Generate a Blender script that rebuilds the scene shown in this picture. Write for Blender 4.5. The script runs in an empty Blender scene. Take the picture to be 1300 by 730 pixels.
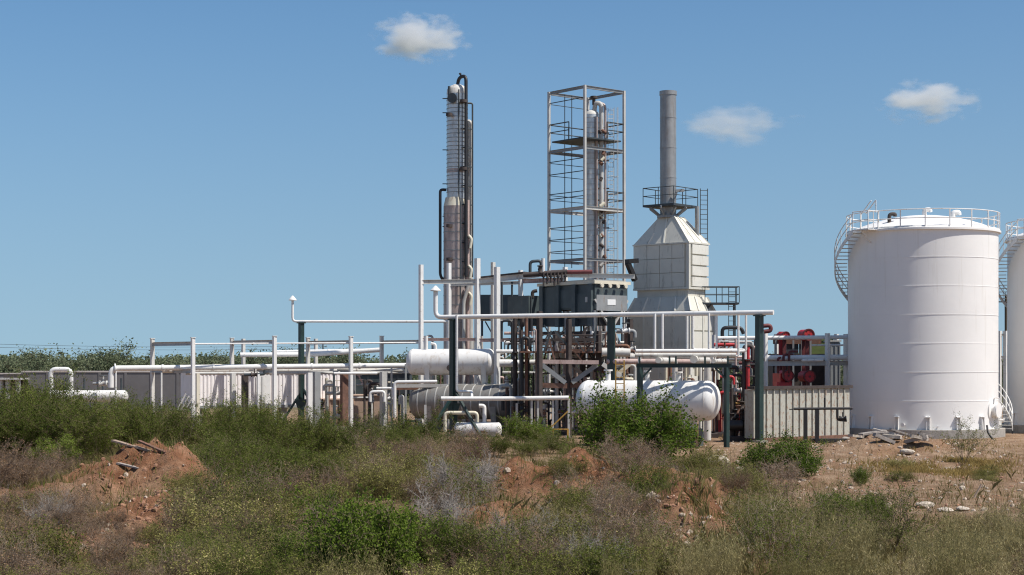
import bpy, math, random
import numpy as np
from mathutils import Vector, Matrix

# ------------------------------------------------------------------ camera, sky, sun, exposure
SC = bpy.context.scene
COL = SC.collection
F = 2050.0            # focal length in photo pixels (1300 wide)
CAMZ = 4.4            # eye height above the plant yard
HZ = 462.0            # photo row of the horizon
cam_data = bpy.data.cameras.new('camera')
cam = bpy.data.objects.new('camera', cam_data); COL.objects.link(cam)
cam.location = (0, 0, CAMZ); cam.rotation_euler = (math.radians(90), 0, 0)
cam_data.sensor_width = 36.0; cam_data.lens = F / 1300 * 36
cam_data.shift_y = (HZ - 365) / 1300
cam_data.clip_end = 60000
SC.camera = cam

SUN_EL, SUN_AZ = 57.0, 65.0     # azimuth measured from the viewing side towards the right
sd = Vector((math.sin(math.radians(SUN_AZ)) * math.cos(math.radians(SUN_EL)),
             -math.cos(math.radians(SUN_AZ)) * math.cos(math.radians(SUN_EL)),
             math.sin(math.radians(SUN_EL))))
world = bpy.data.worlds.new('World'); SC.world = world; world.use_nodes = True
wn = world.node_tree.nodes; wl = world.node_tree.links
wn.clear()
sky = wn.new('ShaderNodeTexSky'); sky.sky_type = 'NISHITA'; sky.sun_disc = False
sky.sun_elevation = math.radians(SUN_EL)
sky.sun_rotation = math.atan2(sd.x, sd.y)
sky.altitude = 0; sky.air_density = 0.72; sky.dust_density = 0.9; sky.ozone_density = 1.1
# clear dry air: the pale band hugs the ground more closely than in the model, so read the sky a little higher up
tcw = wn.new('ShaderNodeTexCoord'); sxyz = wn.new('ShaderNodeSeparateXYZ'); cxyz = wn.new('ShaderNodeCombineXYZ')
zab = wn.new('ShaderNodeMath'); zab.operation = 'ABSOLUTE'
zma = wn.new('ShaderNodeMath'); zma.operation = 'MULTIPLY_ADD'; zma.inputs[1].default_value = 0.22; zma.inputs[2].default_value = 0.068
wl.new(tcw.outputs['Generated'], sxyz.inputs[0]); wl.new(sxyz.outputs['X'], cxyz.inputs['X']); wl.new(sxyz.outputs['Y'], cxyz.inputs['Y'])
wl.new(sxyz.outputs['Z'], zab.inputs[0]); wl.new(zab.outputs[0], zma.inputs[0]); zsq = wn.new('ShaderNodeMath'); zsq.operation = 'MULTIPLY'; wl.new(zab.outputs[0], zsq.inputs[0]); wl.new(zab.outputs[0], zsq.inputs[1])
zm2 = wn.new('ShaderNodeMath'); zm2.operation = 'MULTIPLY_ADD'; zm2.inputs[1].default_value = 1.0; wl.new(zsq.outputs[0], zm2.inputs[0]); wl.new(zma.outputs[0], zm2.inputs[2]); wl.new(zm2.outputs[0], cxyz.inputs['Z'])
nrm = wn.new('ShaderNodeVectorMath'); nrm.operation = 'NORMALIZE'; wl.new(cxyz.outputs[0], nrm.inputs[0]); wl.new(nrm.outputs[0], sky.inputs['Vector'])
hsv = wn.new('ShaderNodeHueSaturation'); hsv.inputs['Hue'].default_value = 0.498; hsv.inputs['Saturation'].default_value = 1.28
bg = wn.new('ShaderNodeBackground'); bg.inputs[1].default_value = 0.109
wo = wn.new('ShaderNodeOutputWorld')
wl.new(sky.outputs[0], hsv.inputs['Color']); wl.new(hsv.outputs[0], bg.inputs[0]); wl.new(bg.outputs[0], wo.inputs[0])
sun_data = bpy.data.lights.new('sun', 'SUN'); sun_data.energy = 5.0; sun_data.angle = math.radians(0.53)
sun_data.color = (1.0, 0.955, 0.89)
sun = bpy.data.objects.new('sun', sun_data); COL.objects.link(sun)
sun.rotation_euler = (-sd).to_track_quat('-Z', 'Y').to_euler()
vs = SC.view_settings
vs.view_transform = 'Standard'; vs.look = 'None'; vs.gamma = 1.0; vs.exposure = 0.06; vs.use_curve_mapping = False
SC.render.engine = 'CYCLES'
SC.cycles.use_denoising = True; SC.cycles.denoiser = 'OPENIMAGEDENOISE'; SC.cycles.denoising_prefilter = 'NONE'; SC.cycles.denoising_input_passes = 'RGB_ALBEDO_NORMAL'
SC.cycles.pixel_filter_type = 'BLACKMAN_HARRIS'; SC.cycles.filter_width = 1.15
SC.cycles.max_bounces = 8; SC.cycles.diffuse_bounces = 4; SC.cycles.volume_bounces = 3
SC.cycles.transparent_max_bounces = 16

# ------------------------------------------------------------------ helpers
rnd = random.Random(7)
def X(px, Y): return (px - 650.0) * Y / F
def Z(py, Y): return CAMZ + (HZ - py) * Y / F
def P(px, py, Y): return Vector((X(px, Y), Y, Z(py, Y)))
def GY(py): return CAMZ * F / (py - HZ)          # distance at which flat ground shows at this row

class MB:
    def __init__(s): s.v = []; s.f = []; s.s = []
    def add(s, vs, fs, sm=False):
        o = len(s.v); s.v.extend([tuple(v) for v in vs])
        for f in fs: s.f.append(tuple(i + o for i in f)); s.s.append(sm)
        return s
    def prism(s, prof, p0, p1, xa, ya, sm=False, caps=True):
        n = len(prof); p0 = Vector(p0); p1 = Vector(p1)
        vs = [p0 + xa * a + ya * b for a, b in prof] + [p1 + xa * a + ya * b for a, b in prof]
        s.add(vs, [(i, (i + 1) % n, n + (i + 1) % n, n + i) for i in range(n)], sm)
        if caps: s.add(vs, [tuple(range(n))[::-1], tuple(range(n, 2 * n))])
        return s
    def frame(s, p0, p1, ang):
        d = (Vector(p1) - Vector(p0)).normalized()
        if abs(d.z) > .95: xa = Vector((math.cos(ang), math.sin(ang), 0))
        else: xa = d.cross(Vector((0, 0, 1))).normalized()
        ya = d.cross(xa).normalized(); xa = ya.cross(d).normalized()
        return xa, ya
    def bar(s, p0, p1, w, h=None, ang=0.0):
        h = w if h is None else h; xa, ya = s.frame(p0, p1, ang)
        return s.prism([(-w/2, -h/2), (w/2, -h/2), (w/2, h/2), (-w/2, h/2)], p0, p1, xa, ya)
    def hbeam(s, p0, p1, w, h=None, ang=0.0):
        h = w if h is None else h; t = w * .07 + .004; xa, ya = s.frame(p0, p1, ang)
        a, b = w / 2, h / 2
        pr = [(-a, -b), (a, -b), (a, -b + t), (t/2, -b + t), (t/2, b - t), (a, b - t), (a, b), (-a, b), (-a, b - t), (-t/2, b - t), (-t/2, -b + t), (-a, -b + t)]
        n = 12; p0 = Vector(p0); p1 = Vector(p1)
        vs = [p0 + xa * u + ya * v for u, v in pr] + [p1 + xa * u + ya * v for u, v in pr]
        s.add(vs, [(i, (i + 1) % n, n + (i + 1) % n, n + i) for i in range(n)])
        for o, r in ((0, -1), (n, 1)):
            for q in ((0, 1, 2, 3, 10, 11), (3, 4, 9, 10), (4, 5, 6, 7, 8, 9)):
                s.add([vs[o + i] for i in q], [tuple(range(len(q)))[::r]])
        return s
    def box(s, c, sx, sy, sz, rz=0.0):
        c = Vector(c); xa = Vector((math.cos(rz), math.sin(rz), 0)) ; ya = Vector((-math.sin(rz), math.cos(rz), 0))
        return s.prism([(-sx/2, -sy/2), (sx/2, -sy/2), (sx/2, sy/2), (-sx/2, sy/2)], c - Vector((0, 0, sz/2)), c + Vector((0, 0, sz/2)), xa, ya)
    def tube(s, pts, r, n=10, bend=None, caps=True):
        pts = [Vector(p) for p in pts]
        if len(pts) > 2:
            b = bend if bend else r * 2.2; q = [pts[0]]
            for i in range(1, len(pts) - 1):
                a, c, e = pts[i-1], pts[i], pts[i+1]
                d1 = (a - c); d2 = (e - c); k = min(b, d1.length * .48, d2.length * .48)
                A = c + d1.normalized() * k; B = c + d2.normalized() * k
                for t in (0, .25, .5, .75, 1): q.append(A * (1-t)**2 + c * 2*t*(1-t) + B * t*t)
            q.append(pts[-1]); pts = q
        rr = r if isinstance(r, (list, tuple)) else None
        vs = []; xa = None
        for i, p in enumerate(pts):
            d = (pts[min(i+1, len(pts)-1)] - pts[max(i-1, 0)])
            d = d.normalized() if d.length > 1e-9 else Vector((0, 0, 1))
            if xa is None:
                xa = d.cross(Vector((0, 0, 1)) if abs(d.z) < .9 else Vector((1, 0, 0))).normalized()
            xa = (xa - d * xa.dot(d)).normalized(); ya = d.cross(xa)
            ri = rr[i] if rr else r
            for k in range(n):
                t = 2 * math.pi * k / n; vs.append(p + xa * (math.cos(t) * ri) + ya * (math.sin(t) * ri))
        m = len(pts)
        s.add(vs, [(i*n + k, i*n + (k+1) % n, (i+1)*n + (k+1) % n, (i+1)*n + k) for i in range(m-1) for k in range(n)], True)
        if caps:
            s.add(vs[:n], [tuple(range(n))[::-1]]); s.add(vs[-n:], [tuple(range(n))])
        return s
    def lathe(s, o, axis, prof, n=32, a0=0.0, a1=2*math.pi, sharp=()):
        """prof: (distance along axis, radius)"""
        o = Vector(o); d = Vector(axis).normalized()
        xa = d.cross(Vector((0, 0, 1)) if abs(d.z) < .9 else Vector((0, 1, 0))).normalized(); ya = d.cross(xa)
        full = abs(a1 - a0 - 2*math.pi) < 1e-6; m = n if full else n + 1
        def ring(h, r): return [o + d * h + (xa * math.cos(a0 + (a1-a0)*k/n) + ya * math.sin(a0 + (a1-a0)*k/n)) * r for k in range(m)]
        for i in range(len(prof) - 1):
            # consecutive rings are joined; duplicate the ring at sharp corners
            pass
        rings = []; vs = []
        for i, (h, r) in enumerate(prof):
            rings.append(len(vs)); vs += ring(h, max(r, 1e-4))
            if i in sharp: rings.append(len(vs)); vs += ring(h, max(r, 1e-4))
        fs = []; R = rings
        skip = set(); j = 0
        for i in range(len(prof)):
            if i in sharp: skip.add(j); j += 2
            else: j += 1
        for q in range(len(R) - 1):
            if q in skip: continue
            for k in range(n):
                k2 = (k + 1) % m
                fs.append((R[q] + k, R[q] + k2, R[q+1] + k2, R[q+1] + k))
        return s.add(vs, fs, True)
    def build(s, name, mat, parent=None, loc=(0, 0, 0)):
        me = bpy.data.meshes.new(name)
        off = ROOT_LOC.get(root_of(parent).name, Vector((0, 0, 0))) if parent else Vector(loc)
        me.from_pydata([(v[0] - off.x, v[1] - off.y, v[2] - off.z) for v in s.v], [], s.f)
        me.polygons.foreach_set('use_smooth', s.s)
        me.materials.append(mat); me.update()
        o = bpy.data.objects.new(name, me); COL.objects.link(o)
        if parent: o.parent = parent
        else: o.location = off
        return o

ROOT_LOC = {}
def root_of(o):
    while o.parent: o = o.parent
    return o
def tag(o, label, cat, group=None):
    o['label'] = label; o['category'] = cat
    if group: o['group'] = group
    return o
def thing(name, label, cat, loc, group=None):
    o = bpy.data.objects.new(name, None); COL.objects.link(o); o.location = loc
    o.empty_display_size = .3
    ROOT_LOC[o.name] = Vector(loc)
    return tag(o, label, cat, group)
def kind(o, k): o['kind'] = k; return o
def copy_tree(o, parent=None):
    c = o.copy(); COL.objects.link(c); c.parent = parent
    for ch in list(o.children):
        if ch.name in COL.objects: copy_tree(ch, c)
    return c
def part(t, name, mat, fn): mb = MB(); fn(mb); return mb.build(name, mat, t)

# ------------------------------------------------------------------ materials
def mat(name, col, rough=.55, metal=0.0, var=.12, vscale=1.5, stain=None, stain_amt=0.0, stain_scale=(1.2, 1.2, .25), bump=0.0, bscale=20, spec=.5, col2=None):
    m = bpy.data.materials.new(name); m.use_nodes = True
    N = m.node_tree.nodes; L = m.node_tree.links; b = N['Principled BSDF']
    b.inputs['Roughness'].default_value = rough; b.inputs['Metallic'].default_value = metal
    b.inputs['Specular IOR Level'].default_value = spec
    tc = N.new('ShaderNodeTexCoord')
    no = N.new('ShaderNodeTexNoise'); no.inputs['Scale'].default_value = vscale; no.inputs['Detail'].default_value = 6; no.inputs['Roughness'].default_value = .62
    L.new(tc.outputs['Object'], no.inputs['Vector'])
    r = N.new('ShaderNodeValToRGB'); r.color_ramp.elements[0].position = .3; r.color_ramp.elements[1].position = .7
    c2 = col2 if col2 else tuple(c * (1 + var) for c in col)
    c1 = tuple(c * (1 - var) for c in col)
    r.color_ramp.elements[0].color = (*c1, 1); r.color_ramp.elements[1].color = (*[min(c, .95) for c in c2], 1)
    L.new(no.outputs['Fac'], r.inputs['Fac']); out = r.outputs['Color']
    if stain:
        mp = N.new('ShaderNodeMapping'); mp.inputs['Scale'].default_value = stain_scale
        n2 = N.new('ShaderNodeTexNoise'); n2.inputs['Scale'].default_value = 3.0; n2.inputs['Detail'].default_value = 7; n2.inputs['Roughness'].default_value = .7
        L.new(tc.outputs['Object'], mp.inputs['Vector']); L.new(mp.outputs[0], n2.inputs['Vector'])
        rr = N.new('ShaderNodeMapRange'); rr.inputs['From Min'].default_value = .62 - stain_amt * .3; rr.inputs['From Max'].default_value = .78 - stain_amt * .2
        L.new(n2.outputs['Fac'], rr.inputs['Value'])
        mx = N.new('ShaderNodeMix'); mx.data_type = 'RGBA'
        L.new(rr.outputs[0], mx.inputs['Factor']); L.new(out, mx.inputs['A']); mx.inputs['B'].default_value = (*stain, 1)
        out = mx.outputs['Result']
    L.new(out, b.inputs['Base Color'])
    if bump:
        n3 = N.new('ShaderNodeTexNoise'); n3.inputs['Scale'].default_value = bscale; n3.inputs['Detail'].default_value = 5
        L.new(tc.outputs['Object'], n3.inputs['Vector'])
        bp = N.new('ShaderNodeBump'); bp.inputs['Strength'].default_value = bump; bp.inputs['Distance'].default_value = .05
        L.new(n3.outputs['Fac'], bp.inputs['Height']); L.new(bp.outputs[0], b.inputs['Normal'])
    return m

RUST = (.20, .075, .03)
M = {}
M['tank'] = mat('tank_white_paint', (.83, .81, .775), .45, var=.03, vscale=.5, stain=(.72, .69, .63), stain_amt=.12, stain_scale=(.9, .9, .05), bump=.03, bscale=1.2)
M['white'] = mat('white_pipe_paint', (.74, .73, .70), .5, var=.07, stain=(.42, .33, .24), stain_amt=.12, stain_scale=(1.4, 1.4, 1.4))
M['dirty_white'] = mat('weathered_white_paint', (.62, .60, .55), .6, var=.12, stain=(.30, .19, .12), stain_amt=.25)
M['cream'] = mat('cream_paint', (.66, .61, .48), .6, var=.1, stain=RUST, stain_amt=.1)
M['furnace'] = mat('furnace_silver_paint', (.64, .615, .53), .6, .0, var=.07, vscale=.8, stain=(.36, .33, .27), stain_amt=.2)
M['furnace_lit'] = mat('furnace_lit_copy_paint', (.70, .68, .60), .6, 0, var=.06, vscale=.8, stain=(.45, .40, .32), stain_amt=.15)  # lighter copy of the furnace paint: sunlit brightness put into the colour
M['stack'] = mat('weathered_stack_steel', (.33, .33, .32), .5, .55, var=.18, vscale=1.2, stain=(.24, .20, .17), stain_amt=.35, stain_scale=(1, 1, .12))
M['alu'] = mat('aluminium_cladding', (.60, .61, .60), .42, .6, var=.16, vscale=1.6, stain=(.28, .24, .20), stain_amt=.2)
M['clad'] = mat('brown_weathered_cladding', (.43, .355, .325), .5, .25, var=.2, vscale=1.1, stain=(.28, .20, .17), stain_amt=.4, stain_scale=(.8, .8, .5))
M['grey_vessel'] = mat('grey_insulation_jacket', (.235, .225, .205), .55, .2, var=.2, vscale=.9, stain=(.20, .14, .11), stain_amt=.3)
M['green'] = mat('dark_green_steel', (.017, .038, .034), .45, var=.25, vscale=2)
M['black'] = mat('black_pipe_coating', (.018, .017, .018), .5, var=.3)
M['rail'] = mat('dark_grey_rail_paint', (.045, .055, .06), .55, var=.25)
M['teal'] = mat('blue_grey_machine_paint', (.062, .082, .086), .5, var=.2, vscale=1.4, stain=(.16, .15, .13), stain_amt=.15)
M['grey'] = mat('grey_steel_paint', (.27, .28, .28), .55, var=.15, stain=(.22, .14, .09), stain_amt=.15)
M['light_grey'] = mat('light_grey_steel', (.48, .47, .44), .55, var=.12, stain=(.28, .2, .14), stain_amt=.2)
M['rust'] = mat('rusty_brown_steel', (.16, .085, .06), .8, var=.35, vscale=3, stain=(.30, .13, .06), stain_amt=.3, bump=.1)
M['dark_rust'] = mat('dark_brown_steel', (.058, .044, .039), .75, var=.3, vscale=3)
M['pink'] = mat('faded_pink_primer_steel', (.50, .37, .33), .7, var=.16, vscale=2, stain=(.2, .1, .07), stain_amt=.3)
M['red'] = mat('red_machine_paint', (.50, .03, .035), .5, var=.15, vscale=2, stain=(.12, .03, .025), stain_amt=.2)
M['darkred'] = mat('dark_red_oxide_paint', (.14, .03, .03), .6, var=.25, vscale=3)
M['lamp_green'] = mat('olive_green_paint', (.13, .17, .05), .55, var=.15)
M['yellow'] = mat('faded_yellow_paint', (.42, .25, .05), .6, var=.2, stain=RUST, stain_amt=.25)
M['orange'] = mat('faded_orange_paint', (.40, .14, .06), .65, var=.2)
M['concrete'] = mat('weathered_concrete', (.36, .335, .30), .9, var=.15, vscale=2.5, stain=(.22, .19, .16), stain_amt=.3, bump=.2)
M['block'] = mat('grey_block_wall', (.16, .152, .152), .9, var=.12, vscale=.7, stain=(.17, .15, .14), stain_amt=.25)
M['coping'] = mat('pale_wall_coping', (.55, .50, .46), .9, var=.1)
M['peach'] = mat('peach_stucco', (.56, .40, .30), .9, var=.12, vscale=2, stain=(.36, .22, .14), stain_amt=.25)
M['container'] = mat('rusty_beige_container_paint', (.44, .435, .375), .65, var=.08, vscale=1.0, stain=(.27, .115, .045), stain_amt=.36, stain_scale=(2.6, 2.6, 1.3))
M['cabin'] = mat('white_corrugated_cladding', (.82, .78, .76), .6, var=.04, stain=(.6, .52, .45), stain_amt=.1)
M['rock'] = mat('pale_limestone', (.52, .45, .365), .95, var=.15, vscale=3, stain=(.36, .25, .18), stain_amt=.35, stain_scale=(2, 2, 2), bump=.5, bscale=9)
M['slab'] = mat('grey_broken_slab', (.34, .30, .265), .95, var=.2, vscale=4, bump=.4)
M['wood'] = mat('weathered_plank', (.33, .24, .18), .9, var=.2, vscale=5)
M['placard'] = mat('white_placard', (.80, .80, .78), .5, var=.02)
M['clod'] = mat('red_earth_clod', (.31, .165, .10), .95, var=.3, vscale=2)
M['band'] = mat('dark_cladding_band', (.30, .30, .29), .5, .5)
M['stone'] = mat('dusty_stone', (.46, .37, .29), .95, var=.3, vscale=2)
M['vessel'] = mat('weathered_vessel_paint', (.76, .745, .71), .5, var=.06, stain=(.50, .42, .33), stain_amt=.28, stain_scale=(1.2, 1.2, .35))
M['wire'] = mat('dark_wire', (.03, .03, .035), .6)

def leaf_mat(name, c1, c2, c3=None, trans=.35, rough=.6):
    m = bpy.data.materials.new(name); m.use_nodes = True
    N = m.node_tree.nodes; L = m.node_tree.links; b = N['Principled BSDF']; out = N['Material Output']
    b.inputs['Roughness'].default_value = .85; b.inputs['Specular IOR Level'].default_value = .06
    g = N.new('ShaderNodeNewGeometry'); oi = N.new('ShaderNodeObjectInfo')
    ad = N.new('ShaderNodeMath'); ad.operation = 'MULTIPLY_ADD'; ad.inputs[1].default_value = .40
    L.new(g.outputs['Random Per Island'], ad.inputs[0])
    m2 = N.new('ShaderNodeMath'); m2.operation = 'MULTIPLY'; m2.inputs[1].default_value = .60
    L.new(oi.outputs['Random'], m2.inputs[0]); L.new(m2.outputs[0], ad.inputs[2])
    r = N.new('ShaderNodeValToRGB'); r.color_ramp.elements[0].color = (*c1, 1); r.color_ramp.elements[1].color = (*c2, 1)
    r.color_ramp.elements[0].position = .1; r.color_ramp.elements[1].position = .85
    if c3: e = r.color_ramp.elements.new(.97); e.color = (*c3, 1)
    L.new(ad.outputs[0], r.inputs['Fac']); L.new(r.outputs[0], b.inputs['Base Color'])
    if trans:
        t = N.new('ShaderNodeBsdfTranslucent'); L.new(r.outputs[0], t.inputs['Color'])
        mx = N.new('ShaderNodeMixShader'); mx.inputs[0].default_value = trans
        L.new(b.outputs[0], mx.inputs[1]); L.new(t.outputs[0], mx.inputs[2]); L.new(mx.outputs[0], out.inputs['Surface'])
    return m
M['leaf_bright'] = leaf_mat('bright_green_leaf', (.065, .11, .014), (.17, .225, .036), (.29, .33, .08), trans=.28)
M['leaf_dark'] = leaf_mat('dark_olive_leaf', (.048, .072, .011), (.155, .185, .038), (.29, .29, .09), trans=.28)
M['leaf_olive'] = leaf_mat('grey_olive_leaf', (.10, .115, .022), (.29, .275, .085), (.53, .45, .2), trans=.28)
M['leaf_dry'] = leaf_mat('dry_brown_leaf', (.17, .095, .05), (.42, .28, .165), (.56, .43, .28), trans=.3)
M['leaf_far'] = leaf_mat('far_hazed_grey_green_leaf', (.12, .145, .08), (.20, .225, .13), (.28, .30, .20), trans=.28)  # grey-green lightened further: distance haze is mixed into the leaf colour
M['leaf_weed'] = leaf_mat('straw_green_weed', (.17, .16, .055), (.43, .36, .18), (.58, .48, .28), trans=.28)
M['leaf_yellow'] = leaf_mat('straw_yellow_blade', (.28, .20, .065), (.46, .34, .13), (.52, .42, .2), trans=.35)
M['grass'] = leaf_mat('olive_straw_grass', (.17, .14, .055), (.36, .29, .13), (.50, .40, .21), trans=.35)
M['grass_green'] = leaf_mat('green_ground_cover', (.08, .11, .022), (.17, .19, .045), (.30, .27, .09), trans=.35)
M['twig'] = leaf_mat('grey_brown_twig', (.12, .085, .062), (.31, .235, .175), (.52, .43, .35), trans=0)
M['stem'] = leaf_mat('olive_brown_stem', (.09, .072, .038), (.23, .185, .105), (.42, .35, .23), trans=0)
M['twig_pale'] = leaf_mat('pale_grey_dead_twig', (.20, .175, .155), (.36, .325, .29), (.46, .42, .37), trans=0)
M['bark'] = leaf_mat('dark_brown_bark', (.06, .045, .034), (.12, .09, .065), None, trans=0)
# ------------------------------------------------------------------ ground
_rs = np.random.RandomState(3); _LAT = _rs.rand(256, 256)
def vnoise(x, y):
    xi = np.floor(x).astype(int); yi = np.floor(y).astype(int); fx = x - xi; fy = y - yi
    fx = fx*fx*(3-2*fx); fy = fy*fy*(3-2*fy)
    a = _LAT[xi % 256, yi % 256]; b = _LAT[(xi+1) % 256, yi % 256]; c = _LAT[xi % 256, (yi+1) % 256]; d = _LAT[(xi+1) % 256, (yi+1) % 256]
    return (a*(1-fx) + b*fx)*(1-fy) + (c*(1-fx) + d*fx)*fy
def fbm(x, y, o=4):
    r = 0; a = .5
    for i in range(o): r = r + a * (vnoise(x * 2**i + 17*i, y * 2**i + 31*i) - .5); a *= .5
    return r
# x, y, rx, ry, height, redness
MOUNDS = [(-11.6, 50, 2.3, 2.2, 1.75, 1.3), (-9.9, 49, 1.2, 1.2, .5, 1.1), (-15.5, 47, 3.0, 2.5, .8, .8), (-8.6, 48, 2.2, 2.2, .35, .7),
          (1.2, 50, 2.3, 2.0, 1.6, 1.3), (4.9, 49, 2.2, 2.0, .9, 1.1), (-.6, 42, 2.0, 1.6, .75, 1.1), (-9.6, 42.5, 2.0, 1.7, .8, 1.2), (3.7, 37.5, 1.7, 1.7, 1.45, 1.1), (5.0, 34.5, 1.6, 2.0, .55, .7),
          (-13.0, 39, 3.5, 2.0, .6, .6), (-5.0, 60, 3.5, 2.5, .5, .5),
          (17.6, 76, 4.0, 3.2, 1.0, .25), (11.0, 70, 3.0, 3.0, .35, .2), (25.0, 70, 4.0, 2.5, .35, .35), (14.0, 60, 5, 2.0, .25, .2), (24, 57, 6, 2, .3, .2), (-1.0, 36, 2.5, 1.5, .3, .5)]
def red_soil(x, y):
    r = 0
    for mx, my, rx, ry, hh, rd in MOUNDS:
        r = np.maximum(r, rd * np.exp(-.6 * (((x - mx) / rx) ** 2 + ((y - my) / ry) ** 2)))
    return r
def height(x, y):
    x = np.asarray(x, float); y = np.asarray(y, float)
    f = np.clip((92 - y) / 10, 0, 1)
    h = f * (.55 * fbm(x * .22, y * .22, 4) + .22 * fbm(x * 1.3 + 9, y * 1.3, 4))
    lump = 1 + .9 * fbm(x * .9 + 5, y * .9 + 3, 4)
    for mx, my, rx, ry, hh, rd in MOUNDS:
        h = h + hh * np.exp(-(((x - mx) / rx) ** 2 + ((y - my) / ry) ** 2)) * lump
    h = h + .07 * np.clip((x - 7) / 3, 0, 1) * np.exp(-((y - 61 - .12 * x) / 5) ** 2) * np.sin((y - .12 * x) * 2.6 + 1.2 * fbm(x * .3, y * .3, 2))
    rs = red_soil(x, y); h = h + rs * f * (.55 * fbm(x * 2.1 + 3, y * 2.1 + 7, 3) + .28 * np.abs(fbm(x * 4.2, y * 4.2, 2)))
    far = np.clip((y - 130) / 400, 0, 1)
    return h + far * .6 * fbm(x * .02, y * .02, 3)
def H(x, y): return float(height(np.array([x]), np.array([y]))[0])

def axis(lo, hi, step, near, far, grow=1.16):
    a = list(np.arange(lo, hi + 1e-6, step)); s = step; v = hi
    while v < far: s *= grow; v += s; a.append(v)
    s = step; v = lo; b = []
    while v > near: s *= grow; v -= s; b.append(v)
    return np.array(b[::-1] + a)
gx = axis(-30, 36, .2, -9000, 9000); gy = axis(30, 92, .2, -400, 12000)
GXX, GYY = np.meshgrid(gx, gy); gz = height(GXX, GYY)
nv = GXX.size; W_ = len(gx); Hh = len(gy)
me = bpy.data.meshes.new('ground')
idx = np.arange(nv).reshape(Hh, W_)
quads = np.stack([idx[:-1, :-1], idx[:-1, 1:], idx[1:, 1:], idx[1:, :-1]], -1).reshape(-1, 4)
def fast_mesh(me, co, faces, k, smooth=True):
    me.vertices.add(len(co)); me.vertices.foreach_set('co', np.ascontiguousarray(co, np.float32).ravel())
    n = len(faces); me.loops.add(n * k); me.polygons.add(n)
    me.loops.foreach_set('vertex_index', np.ascontiguousarray(faces, np.int32).ravel())
    me.polygons.foreach_set('loop_start', np.arange(n, dtype=np.int32) * k)
    me.polygons.foreach_set('use_smooth', np.full(n, smooth, dtype=bool))
    me.update(); me.validate()
fast_mesh(me, np.stack([GXX.ravel(), GYY.ravel(), gz.ravel()], -1), quads, 4)
at = me.attributes.new('red', 'FLOAT', 'POINT'); at.data.foreach_set('value', red_soil(GXX, GYY).ravel().astype(np.float32))
def ground_material():
    m = bpy.data.materials.new('dry_earth'); m.use_nodes = True
    N = m.node_tree.nodes; L = m.node_tree.links; b = N['Principled BSDF']; b.inputs['Roughness'].default_value = .95
    b.inputs['Specular IOR Level'].default_value = .15
    tc = N.new('ShaderNodeTexCoord')
    def noise(sc, det=7, ro=.65):
        n = N.new('ShaderNodeTexNoise'); n.inputs['Scale'].default_value = sc; n.inputs['Detail'].default_value = det; n.inputs['Roughness'].default_value = ro
        L.new(tc.outputs['Object'], n.inputs['Vector']); return n.outputs['Fac']
    def ramp(f, stops):
        r = N.new('ShaderNodeValToRGB'); e = r.color_ramp.elements
        e[0].position, e[0].color = stops[0][0], (*stops[0][1], 1); e[1].position, e[1].color = stops[-1][0], (*stops[-1][1], 1)
        for p, c in stops[1:-1]: q = e.new(p); q.color = (*c, 1)
        L.new(f, r.inputs['Fac']); return r.outputs['Color']
    def mix(f, a, bb):
        x = N.new('ShaderNodeMix'); x.data_type = 'RGBA'; L.new(f, x.inputs['Factor']); L.new(a, x.inputs['A']); L.new(bb, x.inputs['B']); return x.outputs['Result']
    pale = ramp(noise(1.1), [(.25, (.19, .115, .065)), (.5, (.345, .225, .14)), (.7, (.50, .36, .25))])
    redc = ramp(noise(1.6), [(.25, (.15, .062, .03)), (.48, (.32, .15, .078)), (.75, (.48, .29, .18))])
    an = N.new('ShaderNodeAttribute'); an.attribute_name = 'red'
    ma = N.new('ShaderNodeMath'); ma.operation = 'MULTIPLY_ADD'; ma.inputs[1].default_value = 1.1
    L.new(an.outputs['Fac'], ma.inputs[0])
    nb = N.new('ShaderNodeMapRange'); nb.inputs['From Min'].default_value = .4; nb.inputs['From Max'].default_value = .7; nb.inputs['To Min'].default_value = -.25; nb.inputs['To Max'].default_value = .35
    L.new(noise(.35), nb.inputs['Value']); L.new(nb.outputs[0], ma.inputs[2]); ma.use_clamp = True
    c = mix(ma.outputs[0], pale, redc)
    # leaf litter and dark crumbs
    lm = N.new('ShaderNodeMapRange'); lm.inputs['From Min'].default_value = .52; lm.inputs['From Max'].default_value = .68
    L.new(noise(6.0, 8, .75), lm.inputs['Value'])
    lm2 = N.new('ShaderNodeMath'); lm2.operation = 'MULTIPLY'; lm2.inputs[1].default_value = .6; L.new(lm.outputs[0], lm2.inputs[0])
    litter = N.new('ShaderNodeRGB'); litter.outputs[0].default_value = (.17, .125, .085, 1)
    c = mix(lm2.outputs[0], c, litter.outputs[0])
    # beyond the plant the earth is covered with low dry scrub
    sp = N.new('ShaderNodeSeparateXYZ'); L.new(tc.outputs['Object'], sp.inputs[0])
    fr = N.new('ShaderNodeMapRange'); fr.inputs['From Min'].default_value = 135; fr.inputs['From Max'].default_value = 175; L.new(sp.outputs['Y'], fr.inputs['Value'])
    veg = ramp(noise(.12), [(.3, (.07, .085, .035)), (.6, (.15, .14, .07)), (.8, (.22, .17, .1))])
    c = mix(fr.outputs[0], c, veg)
    L.new(c, b.inputs['Base Color'])
    bp = N.new('ShaderNodeBump'); bp.inputs['Strength'].default_value = 1.0; bp.inputs['Distance'].default_value = .2
    L.new(noise(5.5, 9, .75), bp.inputs['Height']); L.new(bp.outputs[0], b.inputs['Normal'])
    return m
M['ground'] = ground_material(); me.materials.append(M['ground'])
ground = bpy.data.objects.new('ground', me); COL.objects.link(ground); kind(ground, 'structure')
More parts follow.
